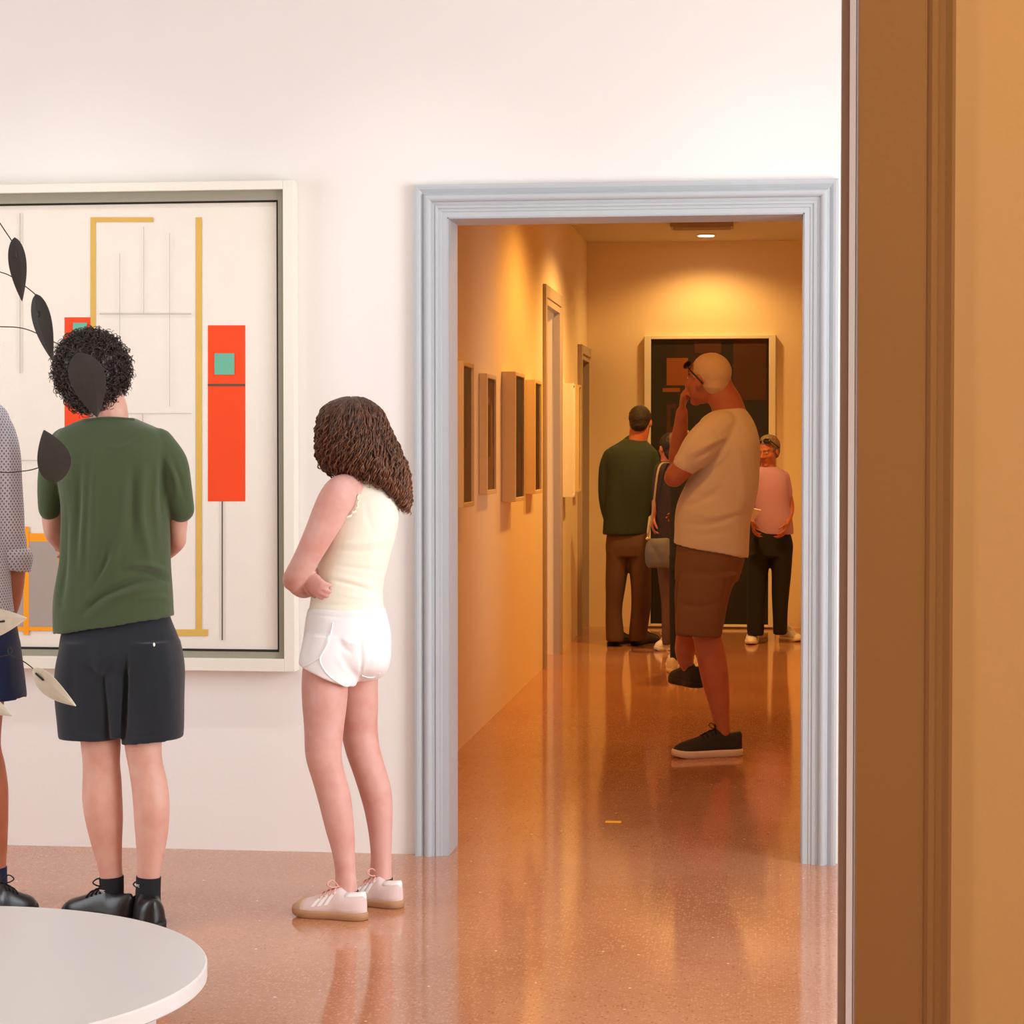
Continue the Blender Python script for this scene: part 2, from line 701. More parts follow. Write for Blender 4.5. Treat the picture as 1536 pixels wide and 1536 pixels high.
# corridor shell
D1 = (onX(817, 700, XC).y, onX(837, 700, XC).y, 0, 2.36)
D2 = (onX(868, 700, XC).y, onX(880, 700, XC).y, 0, 2.12)
slab('wall_corridor_left', 'X', (XC - 0.25, XC), (YA + 0.2, YE + 0.2), (0, ZC), [(D1[0], D1[1], -1, D1[3]), (D2[0], D2[1], -1, D2[3])], plaster_c)
slab('wall_corridor_end', 'Y', (YE, YE + 0.2), (XC, 1.4), (0, ZC), [], plaster_c)
CW = [(10.5, 11.3, 0.4, 2.6), (14.0, 14.8, 0.4, 2.6)]
slab('wall_corridor_right', 'X', (1.15, 1.4), (YA + 0.2, YE), (0, ZC), CW, plaster_c)
mb = MB()
mb.box((XC - 0.25, YA + 0.2, ZC), (1.4, YE + 0.2, ZC + 0.15))
link('ceiling_3', mb.mesh('ceiling_3'), ceilm, smooth=False, kind='structure')
# side rooms behind the two left doorways
slab('wall_side_room', 'X', (XC - 2.2, XC - 2.0), (12.0, YE + 0.2), (0, ZC), [], plaster)
slab('wall_side_partition', 'Y', (D1[1] + 0.45, D1[1] + 0.55), (XC - 2.0, XC - 0.25), (0, ZC), [], plaster)
slab('wall_side_near', 'Y', (11.9, 12.0), (XC - 2.2, XC - 0.25), (0, ZC), [], plaster)
slab('wall_side_far', 'Y', (YE + 0.1, YE + 0.2), (XC - 2.2, XC - 0.25), (0, ZC), [], plaster)
mb = MB()
mb.box((XC - 2.2, 11.9, ZC), (XC - 0.25, YE + 0.2, ZC + 0.15))
link('ceiling_4', mb.mesh('ceiling_4'), ceilm, smooth=False, kind='structure')


def side_casing(name, D, w, prot, m):
    mb = MB()
    a0, a1, _, zt = D
    pr = [(-0.004, -0.03), (-0.004, prot * 0.6), (w * 0.3, prot * 0.6), (w * 0.35, prot), (w, prot), (w, -0.01)]
    rows = []
    for o, p in pr:
        x = XC + p
        rows.append([(x, a0 - o, 0), (x, a0 - o, zt + o), (x, a1 + o, zt + o), (x, a1 + o, 0)])
    n = len(rows)
    f = []
    for i in range(n):
        i2 = (i + 1) % n
        for j in range(3):
            f.append((i * 4 + j, i * 4 + j + 1, i2 * 4 + j + 1, i2 * 4 + j))
    f.append(tuple(i * 4 for i in range(n)))
    f.append(tuple(i * 4 + 3 for i in range(n - 1, -1, -1)))
    mb.add([q for r in rows for q in r], f)
    link(name, mb.mesh(name), m, smooth=False, kind='structure')


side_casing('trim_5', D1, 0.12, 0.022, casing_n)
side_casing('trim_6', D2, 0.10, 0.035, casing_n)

# ------------------------------------------------------------------ the big painting (plain abstract)
cream = mat('cream frame paint', rgb(234, 230, 217), rough=0.5, bump=0.03, bscale=120)
recess = mat('olive grey frame inside', rgb(150, 146, 128), rough=0.6)
darkline = mat('dark gap', rgb(40, 36, 30), rough=0.8)
canvas_m = mat('primed canvas', rgb(236, 228, 216), rough=0.85, spec=0.15, bump=0.2, bscale=400, var=0.03, vscale=5)
ochre = mat('ochre paint', rgb(214, 174, 84), rough=0.7, var=0.08, vscale=14)
orange = mat('orange red paint', rgb(236, 70, 16), rough=0.65, var=0.06, vscale=9)
teal = mat('teal paint', rgb(104, 178, 150), rough=0.7)
greyp = mat('warm grey paint', rgb(168, 156, 148), rough=0.8, var=0.04, vscale=20)
yellowp = mat('yellow orange paint', rgb(248, 160, 10), rough=0.7)
linep = mat('thin dark paint line', rgb(90, 78, 66), rough=0.8)
pencil = mat('pale pencil line', rgb(196, 188, 178), rough=0.9)

PD = 0.075
Yf = YA - PD
r_ = W(441, 640, Yf)
top_, bot_ = W(441, 270, Yf).z, W(441, 1008, Yf).z
PXR = r_.x
PXL = PXR - 2.62
pic = empty('painting', (0.5 * (PXL + PXR), YA, bot_), 'large cream abstract painting with orange and ochre blocks, in a deep cream frame', 'painting')
inner_r = W(425, 640, Yf).x
inner_t, inner_b = W(425, 283.5, Yf).z, W(425, 989, Yf).z
fw = PXR - inner_r


def rect_frame(mb, x0, x1, z0, z1, ya, yb, bx, bt, bb):
    mb.box((x0, ya, z0), (x0 + bx, yb, z1))
    mb.box((x1 - bx, ya, z0), (x1, yb, z1))
    mb.box((x0 + bx, ya, z1 - bt), (x1 - bx, yb, z1))
    mb.box((x0 + bx, ya, z0), (x1 - bx, yb, z0 + bb))


mb = MB()
rect_frame(mb, PXL, PXR, bot_, top_, Yf, YA - 0.002, fw, top_ - inner_t, inner_b - bot_)
link('frame', bevel_mesh(mb.mesh('frame'), 0.002), cream, pic, smooth=False)
mb = MB()
rect_frame(mb, PXL + fw, PXR - fw, inner_b, inner_t, Yf + 0.022, YA - 0.002, 0.022, 0.034, 0.022)
link('inner_frame', mb.mesh('inner_frame'), recess, pic, smooth=False)
mb = MB()
rect_frame(mb, PXL + fw + 0.022, PXR - fw - 0.022, inner_b + 0.022, inner_t - 0.034, Yf + 0.034, YA - 0.002, 0.008, 0.006, 0.008)
link('dark_slip', mb.mesh('dark_slip'), darkline, pic, smooth=False)
Yc = Yf + 0.040
mb = MB()
mb.box((PXL + fw + 0.028, Yc, inner_b + 0.028), (PXR - fw - 0.028, YA - 0.004, inner_t - 0.038), 0)
lay = [0]


def paint(pts, mi):
    lay[0] += 1
    y = Yc - 0.0004 * lay[0] - 0.0004
    v = []
    for p in pts:
        q = W(p[0], p[1], Yc)
        v.append((q.x, y, q.z))
    mb.add(v, [tuple(range(len(v)))], mi)


def pr_(x0, y0, x1, y1, mi):
    paint([(x0, y0), (x1, y0), (x1, y1), (x0, y1)], mi)


pr_(97, 476, 136, 690, 2)
pr_(312, 488, 368, 752, 2)
pr_(136, 326, 144, 950, 1)
pr_(294, 326, 303, 950, 1)
pr_(255, 944, 312, 954, 1)
pr_(144, 326, 230, 333, 1)
pr_(312, 576, 368, 579, 6)
pr_(322, 530, 352, 562, 3)
pr_(110, 484, 131, 500, 3)
pr_(-150, 800, 96, 946, 5)
pr_(-142, 812, 88, 940, 4)
pr_(36, 790, 44, 952, 5)
pr_(333, 752, 335, 960, 6)
for x0, y0, x1, y1 in ((30, 320, 32, 560), (20, 690, 60, 691), (150, 470, 288, 472), (216, 340, 217, 470), (150, 620, 288, 621), (214, 621, 216, 900),
                       (180, 380, 181, 600), (255, 350, 256, 610)):
    pr_(x0, y0, x1, y1, 7)
pr_(-300, 350, -180, 900, 2)
pr_(-270, 500, -220, 560, 3)
link('canvas', mb.mesh('canvas'), [canvas_m, ochre, orange, teal, greyp, yellowp, linep, pencil], pic, smooth=False)

# ------------------------------------------------------------------ round plinth
white_p = mat('white lacquer', rgb(212, 211, 210), rough=0.35, spec=0.4, var=0.015, vscale=3)
PC = Vector((-1.992, 4.707, 0))
PR = 0.707
pl = empty('plinth', PC, 'low round white plinth with a thin overhanging top, under the hanging mobile', 'plinth')
prof_p = [(0, 0.16), (PR - 0.004, 0.16), (PR, 0.164), (PR, 0.196), (PR - 0.004, 0.2), (0, 0.2)]


def lathe(mb, prof, c, n=128, mi=0):
    rings = []
    for r, z in prof:
        r = max(r, 0.0005)
        rings.append([(c[0] + r * math.cos(2 * PI * j / n), c[1] + r * math.sin(2 * PI * j / n), c[2] + z) for j in range(n)])
    mb.loft(rings, mi)


mb = MB()
lathe(mb, prof_p, PC)
o = link('top', mb.mesh('top'), white_p, pl, smooth=False)
mb = MB()
lathe(mb, [(0, 0), (PR - 0.12, 0), (PR - 0.12, 0.161), (0, 0.161)], PC)
link('base', mb.mesh('base'), white_p, pl, smooth=False)

# ------------------------------------------------------------------ hanging mobile
black_m = mat('black painted sheet metal', rgb(58, 56, 54), rough=0.6, spec=0.3, var=0.06, vscale=10)
cream_m = mat('speckled cream sheet metal', rgb(198, 194, 178), rough=0.6, var=0.12, vscale=60)
wire_m = mat('dark wire', rgb(60, 56, 52), rough=0.5, metal=0.6)
YM = 4.95
hub = W(-190, 300, YM)
mobile = empty('hanging_mobile', (hub.x, hub.y, HR), 'hanging mobile of black and cream metal leaves on thin curved wires, above the plinth', 'mobile')


def leaf(base, tip, width, m, yaw=0.0, skew=0.0, dy=0.0, rivets=None):
    a, b = W(base[0], base[1], YM + dy), W(tip[0], tip[1], YM + dy)
    d = b - a
    L = d.length
    d.normalize()
    n = Vector((math.sin(yaw), -math.cos(yaw), 0))
    n = (n - d * n.dot(d)).normalized()
    s = d.cross(n)
    wd = width / F * YM * 1.02
    mb = MB()
    N = 24
    prof_l = []
    for i in range(N + 1):
        t = i / N
        w = wd * 0.5 * (math.sin(PI * min(1, t / 0.7) / 2 + 0.0) ** 0.7 if t < 0.35 else 1) if False else wd * 0.5 * max(0.02, (math.sin(PI * t ** 0.72)) ** 0.85)
        prof_l.append((t, w))
    rings = []
    for t, w in prof_l:
        c = a + d * (L * t) + s * (skew * wd * math.sin(PI * t)) + n * (0.012 * math.sin(PI * t))
        h = 0.0012
        rings.append([c + s * w + n * h, c + s * (w * 0.33) + n * (h + 0.002), c - s * (w * 0.33) + n * (h + 0.002), c - s * w + n * h,
                      c - s * w - n * h, c - s * (w * 0.33) + n * (0.002 - h), c + s * (w * 0.33) + n * (0.002 - h), c + s * w - n * h])
    mb.loft(rings)
    o = link('leaf_blade', mb.mesh('leaf_blade'), m, mobile, smooth=False)
    if rivets:
        mb = MB()
        for t in rivets:
            c = a + d * (L * t) + n * 0.013
            mb.tube([c - d * 0.005, c + d * 0.005], [0.0028, 0.0028], n=8, k=1)
        link('rivet', mb.mesh('rivet'), wire_m, o)
    return o


leaf((22, 356), (33, 452), 27, black_m, 0.15, -0.05, rivets=(0.28,))['label'] = 'narrow black leaf, topmost of the mobile'
leaf((54, 441), (79, 541), 32, black_m, -0.2, -0.1, rivets=(0.3,))['label'] = 'narrow black leaf above the curly dark hair'
leaf((117, 529), (146, 626), 54, black_m, 0.1, -0.08)['label'] = 'broad black leaf over the curly dark hair'
leaf((85, 724), (66, 645), 52, black_m, 0.1, 0.12)['label'] = 'broad black leaf over the green shoulder'
leaf((-60, 940), (40, 927), 50, cream_m, 0.1, 0.0, rivets=(0.62, 0.66))['label'] = 'broad cream leaf, upper of the three cream ones'
leaf((50, 1003), (114, 1059), 30, cream_m, -0.1, 0.05, rivets=(0.15, 0.24))['label'] = 'narrow cream leaf over the black shorts'
leaf((-60, 1030), (20, 1074), 32, cream_m, 0.1, 0.0)['label'] = 'cream leaf, lowest on the mobile'


def wire(name, pts, r=0.0014):
    mb = MB()
    mb.tube([W(x, y, YM + (dd if False else 0)) for x, y in pts], [r] * len(pts), n=6, k=6)
    return link(name, mb.mesh(name), wire_m, mobile)


mb = MB()
low = W(-190, 1010, YM)
mb.tube([Vector((hub.x, hub.y, HR)), Vector((hub.x, hub.y, hub.z)), low], [0.002] * 3, n=6, k=2)
link('stem_wire', mb.mesh('stem_wire'), wire_m, mobile)
wire('wire_arm', [(-190, 300), (-90, 285), (-20, 315), (10, 350), (24, 375), (24, 390)])
wire('wire_arm', [(-190, 420), (-80, 395), (0, 408), (30, 424), (56, 445), (66, 466)])
wire('wire_arm', [(-190, 520), (-60, 490), (0, 490), (40, 494), (85, 515), (112, 528), (126, 545)])
wire('wire_arm', [(-190, 660), (-80, 695), (0, 708), (30, 707), (50, 704), (72, 696)])
wire('wire_arm', [(-190, 900), (-100, 925), (-50, 938), (-10, 936)])
wire('wire_arm', [(-190, 1000), (-90, 990), (0, 985), (14, 983), (35, 992), (52, 1005), (66, 1018)])
wire('wire_arm', [(-190, 1010), (-120, 1012), (-60, 1031), (-30, 1046)])
wire('wire_ring', [(14, 983), (12, 976), (15, 971), (19, 976), (15, 983)], 0.0009)

# ------------------------------------------------------------------ corridor: pictures, lamp, grille, tall dark panel
box_m = mat('pale wood box frame', rgb(228, 206, 168), rough=0.5, var=0.05, vscale=20)
box_w = mat('white box frame', rgb(232, 226, 216), rough=0.5)
mount = mat('picture mount', rgb(206, 176, 134), rough=0.8)


def art_mat(name, c1, c2, c3, sc):
    m = mat(name, c1, rough=0.4, spec=0.5)
    nt = m.node_tree
    b = nt.nodes['Principled BSDF']
    tc = nt.nodes.new('ShaderNodeTexCoord')
    mp = nt.nodes.new('ShaderNodeMapping')
    mp.inputs['Scale'].default_value = (1, 1, 0.6)
    nt.links.new(tc.outputs['Object'], mp.inputs[0])
    v = nt.nodes.new('ShaderNodeTexVoronoi')
    v.distance = 'CHEBYCHEV'
    v.inputs['Scale'].default_value = sc
    nt.links.new(mp.outputs[0], v.inputs['Vector'])
    sp = nt.nodes.new('ShaderNodeSeparateColor')
    nt.links.new(v.outputs['Color'], sp.inputs[0])
    r = nt.nodes.new('ShaderNodeValToRGB')
    r.color_ramp.interpolation = 'CONSTANT'
    r.color_ramp.elements[0].color = c1
    r.color_ramp.elements[1].color = c2
    r.color_ramp.elements[1].position = 0.5
    e = r.color_ramp.elements.new(0.75)
    e.color = c3
    nt.links.new(sp.outputs[0], r.inputs[0])
    nt.links.new(r.outputs[0], b.inputs['Base Color'])
    return m


def picture(x_near, x_front, x_far, ytop, ybot, fm, am, label, border=0.045):
    yn = onX(x_near, 650, XC).y
    d = ray(x_front, 650)
    p = EYE.x + d.x * (yn / d.y) - XC
    XFr = XC + p
    yf = onX(x_far, 650, XFr).y
    zt, zb = onX(x_front, ytop, XFr).z, onX(x_front, ybot, XFr).z
    r = empty('framed_picture', (XC, (yn + yf) / 2, zb), label, 'picture', 'framed pictures along the corridor wall')
    mb = MB()
    e = min(0.022, (yf - yn) * 0.09)
    mb.box((XC + 0.001, yn, zb), (XFr, yn + e, zt))
    mb.box((XC + 0.001, yf - e, zb), (XFr, yf, zt))
    mb.box((XC + 0.001, yn + e, zt - e), (XFr, yf - e, zt))
    mb.box((XC + 0.001, yn + e, zb), (XFr, yf - e, zb + e))
    link('frame', bevel_mesh(mb.mesh('frame'), 0.002, 1), fm, r, smooth=False)
    mb = MB()
    mb.box((XC + 0.002, yn + e, zb + e), (XFr - 0.012, yf - e, zt - e))
    link('artwork', mb.mesh('artwork'), am, r, smooth=False)
    return r


a1 = art_mat('dark art 1', rgb(44, 28, 30), rgb(86, 40, 22), rgb(26, 28, 30), 5)
a2 = art_mat('dark art 2', rgb(70, 22, 12), rgb(120, 80, 50), rgb(50, 18, 10), 6)
a3 = art_mat('dark art 3', rgb(34, 26, 22), rgb(84, 34, 16), rgb(40, 42, 40), 7)
a4 = art_mat('dark art 4', rgb(24, 22, 22), rgb(70, 28, 16), rgb(30, 44, 48), 6)
picture(670, 695, 711.5, 541, 762, box_m, a1, 'dark picture in a box frame, half hidden by the grey door jamb')
picture(718, 731, 745, 560, 742, box_m, a2, 'reddish picture in a thin wooden frame, second along the corridor wall')
picture(752, 773.5, 787.5, 557, 753, box_m, a3, 'dark picture in the deepest wooden box frame on the corridor wall')
picture(788, 803, 813, 569, 741, box_m, a4, 'black picture just before the first doorway in the corridor wall')
picture(843, 859.5, 863, 575, 746, box_w, box_w, 'white box frame just past the first corridor doorway')
picture(858.5, 868.5, 872, 577, 738, box_m, a1, 'narrow wooden box frame beside the far corridor doorway')

# tall dark panel at the end of the corridor
dk = art_mat('tall dark art', rgb(26, 24, 24), rgb(30, 28, 26), rgb(44, 26, 18), 3)
dk1 = mat('brown orange paint', rgb(136, 76, 30), rough=0.5)
dk2 = mat('dull brown paint', rgb(72, 40, 24), rough=0.5)
Yp = YE - 0.06
x0, x1 = W(966, 700, Yp).x, W(1163, 700, Yp).x
zt = W(1000, 503, Yp).z
tp = empty('tall_painting', ((x0 + x1) / 2, YE, 0), 'tall dark painting with brown patches in a cream frame on the corridor end wall', 'painting')
mb = MB()
bw = W(976, 700, Yp).x - x0
mb.box((x0, Yp, 0.01), (x0 + bw, YE - 0.001, zt))
mb.box((x1 - bw, Yp, 0.01), (x1, YE - 0.001, zt))
mb.box((x0 + bw, Yp, zt - 0.03), (x1 - bw, YE - 0.001, zt))
mb.box((x0 + bw, Yp, 0.01), (x1 - bw, YE - 0.001, 0.03))
link('frame', bevel_mesh(mb.mesh('frame'), 0.004), cream, tp, smooth=False)
mb = MB()
mb.box((x0 + bw, Yp + 0.03, 0.03), (x1 - bw, YE - 0.002, zt - 0.03), 0)
for i, (a, b, c, d, mi) in enumerate(((1000, 537, 1032, 578, 1), (994, 582, 1020, 588, 1), (1100, 508, 1149, 600, 2), (1000, 606, 1014, 655, 2),
                                      (1042, 510, 1082, 530, 2), (1006, 612, 1012, 640, 0))):
    pa, pb = W(a, b, Yp + 0.028), W(c, d, Yp + 0.028)
    y = Yp + 0.029 - 0.0006 * i
    mb.add([(pa.x, y, pa.z), (pb.x, y, pa.z), (pb.x, y, pb.z), (pa.x, y, pb.z)], [(0, 1, 2, 3)], mi)
link('panel', mb.mesh('panel'), [dk, dk1, dk2], tp, smooth=False)

lamp_on = mat('lit lamp', rgb(255, 240, 215), emit=(1, 0.86, 0.62, 1), estr=14)
white_metal = mat('white metal', rgb(225, 215, 200), rough=0.4)
LP = G(1059, 352, ZC)
dl = empty('ceiling_downlight', (LP.x, LP.y, ZC), 'small round lit downlight in the corridor ceiling', 'ceiling light')
mb = MB()
lathe(mb, [(0.07, 0), (0.078, -0.001), (0.078, -0.006), (0.064, -0.01), (0.062, -0.004)], (LP.x, LP.y, ZC), 32)
link('trim_ring', mb.mesh('trim_ring'), white_metal, dl)
mb = MB()
lathe(mb, [(0, -0.003), (0.064, -0.003), (0.06, -0.012), (0, -0.016)], (LP.x, LP.y, ZC), 32)
link('diffuser', mb.mesh('diffuser'), lamp_on, dl)
gA, gB = G(1006, 334, ZC), G(1100, 334, ZC)
gy = (gA.y + gB.y) / 2
vent = empty('ceiling_grille', ((gA.x + gB.x) / 2, gy, ZC), 'shallow metal ventilation box on the corridor ceiling before the downlight', 'vent')
grm = mat('grille metal', rgb(150, 130, 110), rough=0.5)
mb = MB()
mb.box((gA.x, gy - 0.12, ZC - 0.04), (gB.x, gy + 0.12, ZC - 0.0005))
link('housing', bevel_mesh(mb.mesh('housing'), 0.004), grm, vent, smooth=False)
for k in range(5):
    mb = MB()
    yy = gy - 0.09 + k * 0.045
    mb.box((gA.x + 0.02, yy - 0.012, ZC - 0.045), (gB.x - 0.02, yy + 0.012, ZC - 0.039))
    link('slat', mb.mesh('slat'), grm, vent, smooth=False)

# marks on the floor
mk = mat('yellow tape', rgb(232, 176, 30), rough=0.5)
c = G(920, 1233)
mb = MB()
mb.box((c.x - 0.03, c.y - 0.02, 0.0), (c.x + 0.03, c.y + 0.02, 0.0012))
o = link('floor_marker', bevel_mesh(mb.mesh('floor_marker'), 0.0004, 1), mk, loc=(c.x, c.y, 0), smooth=False)
tag(o, 'small yellow tape mark on the floor inside the far doorway', 'floor marker')

# ================================================================== people
class Person:
    def __init__(self, px, py, Y, label, voxel=0.005):
        self.Y = Y
        x = W(px, py, Y).x
        self.root = empty('person', (x, Y, 0), label, 'person')
        self.s = (W(px, py, Y) - EYE).dot(FV) / F
        self.vox = voxel

    def pt(self, px, py, dy=0.0):
        return W(px, py, self.Y + dy)

    def stack(self, mb, rows, k=4, n=36, e=2.3, hollow=0.0, shrink=1.0, closed_top=True):
        """horizontal rings: (px, py, dy, half width px, half depth m[, px the right end rises])"""
        vals = []
        for r in rows:
            t = r[5] if len(r) > 5 else 0
            c = self.pt(r[0], r[1], r[2])
            vals.append((c.x, c.y, c.z, r[3] * self.s * shrink, r[4] * shrink, t * self.s))
        vals = cr(vals, k)
        rings = []

        def ring(c, a, b, t):
            out = []
            for j in range(n):
                an = 2 * PI * j / n
                ca, sa = math.cos(an), math.sin(an)
                x = math.copysign(abs(ca) ** (2 / e), ca)
                y = math.copysign(abs(sa) ** (2 / e), sa)
                out.append(Vector((c[0] + a * x, c[1] + b * y, c[2] + t * x)))
            return out
        for v in vals:
            rings.append(ring(v[:3], v[3], v[4], v[5]))
        if hollow:
            v = vals[-1]
            w = hollow
            rings.append(ring(v[:3], v[3] - w, v[4] - w, v[5]))
            rings.append(ring((v[0], v[1], v[2] + 0.05), v[3] - w * 1.3, v[4] - w * 1.3, v[5]))
        mb.loft(rings)

    def tube(self, mb, pts, n=16, k=4, caps=True, side=None, flat=1.0, grow=0.0):
        P = [self.pt(p[0], p[1], p[2]) for p in pts]
        R = [((p[3] * self.s + grow) * 1.0, (p[3] * self.s + grow) * flat) for p in pts]
        mb.tube(P, R, n=n, k=k, caps=caps, side=side)


def basis(fwd, up=Vector((0, 0, 1))):
    f = Vector(fwd).normalized()
    u = Vector(up)
    u = (u - f * u.dot(f)).normalized()
    r = f.cross(u)
    return Matrix((r, f, u)).transposed()


def head(mb, c, H, R, ears=True):
    def e(p, r, tilt=None):
        mb.ell(Vector(c) + R @ (Vector(p) * H), [q * H for q in r], R if tilt is None else R @ tilt, 20, 12)
    e((0, -0.07, 0.13), (0.335, 0.405, 0.37))
    e((0, 0.08, -0.10), (0.275, 0.275, 0.36))
    e((0, 0.12, -0.27), (0.215, 0.20, 0.19))
    e((0, 0.235, -0.40), (0.115, 0.11, 0.10))
    e((0, 0.30, 0.10), (0.20, 0.075, 0.05))
    for s in (-1, 1):
        e((s * 0.15, 0.23, -0.10), (0.10, 0.10, 0.09))
        e((s * 0.125, 0.30, 0.025), (0.062, 0.055, 0.048))
        e((s * 0.055, 0.385, -0.115), (0.045, 0.05, 0.04))
        if ears:
            e((s * 0.335, -0.03, -0.03), (0.035, 0.085, 0.135), Matrix.Rotation(-0.25 * s, 3, 'Z'))
    P = [Vector(c) + R @ (Vector(p) * H) for p in ((0, 0.33, 0.08), (0, 0.385, -0.01), (0, 0.44, -0.10))]
    mb.tube(P, [0.035 * H, 0.042 * H, 0.055 * H], n=10, k=3)
    for z, w in ((-0.225, 0.09), (-0.265, 0.08)):
        e((0, 0.335, z), (w, 0.045, 0.024))


def face_paint(me, c, H, R, skin):
    v, _ = get_vn(me)
    Ri = np.array(R.inverted())
    q = (v - np.array(c)) @ Ri.T / H
    col = np.zeros((len(v), 4))

    def put(mask, c4, a=1.0):
        col[mask, 0], col[mask, 1], col[mask, 2], col[mask, 3] = c4[0], c4[1], c4[2], a
    fr = q[:, 1] > 0.2
    lips = fr & (np.abs(q[:, 0]) < 0.095) & (np.abs(q[:, 2] + 0.245) < 0.042)
    put(lips, (skin[0] * 0.75, skin[1] * 0.45, skin[2] * 0.45), 0.7)
    for s in (-1, 1):
        dx, dz = q[:, 0] - s * 0.125, q[:, 2] - 0.028
        put(fr & ((dx / 0.055) ** 2 + (dz / 0.024) ** 2 < 1), (0.75, 0.72, 0.68))
        put(fr & (dx ** 2 + dz ** 2 < 0.021 ** 2), (0.05, 0.03, 0.02))
        bz = q[:, 2] - 0.115 + np.abs(dx) * 0.15
        put(fr & (np.abs(dx) < 0.085) & (np.abs(bz) < 0.016), (0.06, 0.035, 0.02), 0.8)
    at = me.attributes.new('paint', 'FLOAT_COLOR', 'POINT')
    at.data.foreach_set('color', col.ravel())


def hand(mb, w, d, n, side=1, L=0.18, curl=0.5, spread=1.0):
    k = L / 0.18
    w = Vector(w)
    d = Vector(d).normalized()
    n = Vector(n)
    n = (n - d * n.dot(d)).normalized()
    t = d.cross(n) * side
    mb.tube([w - d * 0.02 * k, w + d * 0.02 * k, w + d * 0.055 * k, w + d * 0.088 * k],
            [(0.024 * k, 0.019 * k), (0.030 * k, 0.016 * k), (0.039 * k, 0.015 * k), (0.040 * k, 0.012 * k)], n=14, k=3, side=t)
    for off, b, ln in ((0.030, 0.084, 0.073), (0.0105, 0.092, 0.082), (-0.0095, 0.088, 0.076), (-0.028, 0.078, 0.060)):
        p = w + d * b * k + t * off * k
        q = [p - d * 0.03 * k + t * 0.0, p]
        r = [0.0088 * k, 0.0090 * k]
        A = 0.0
        for seg, be, rr in ((0.45, 0.9, 0.0084), (0.31, 1.1, 0.0076), (0.24, 0.75, 0.0062)):
            A += be * curl
            dd = d * math.cos(A) + n * math.sin(A) + t * off * 1.2 * spread * max(0, 1 - curl)
            p = p + dd.normalized() * (ln * seg * k)
            q.append(p)
            r.append(rr * k)
        mb.tube(q, r, n=10, k=3)
    p0 = w + d * 0.022 * k + t * 0.022 * k
    d1 = (d * 0.7 + t * 0.75 + n * 0.25).normalized()
    p1 = p0 + d1 * 0.038 * k
    d2 = (d * 0.9 + t * (0.35 - 0.4 * curl) + n * (0.2 + 0.5 * curl)).normalized()
    p2 = p1 + d2 * 0.032 * k
    p3 = p2 + (d2 + n * 0.3 * curl).normalized() * 0.025 * k
    mb.tube([p0, p1, p2, p3], [0.014 * k, 0.0115 * k, 0.010 * k, 0.0075 * k], n=10, k=3)


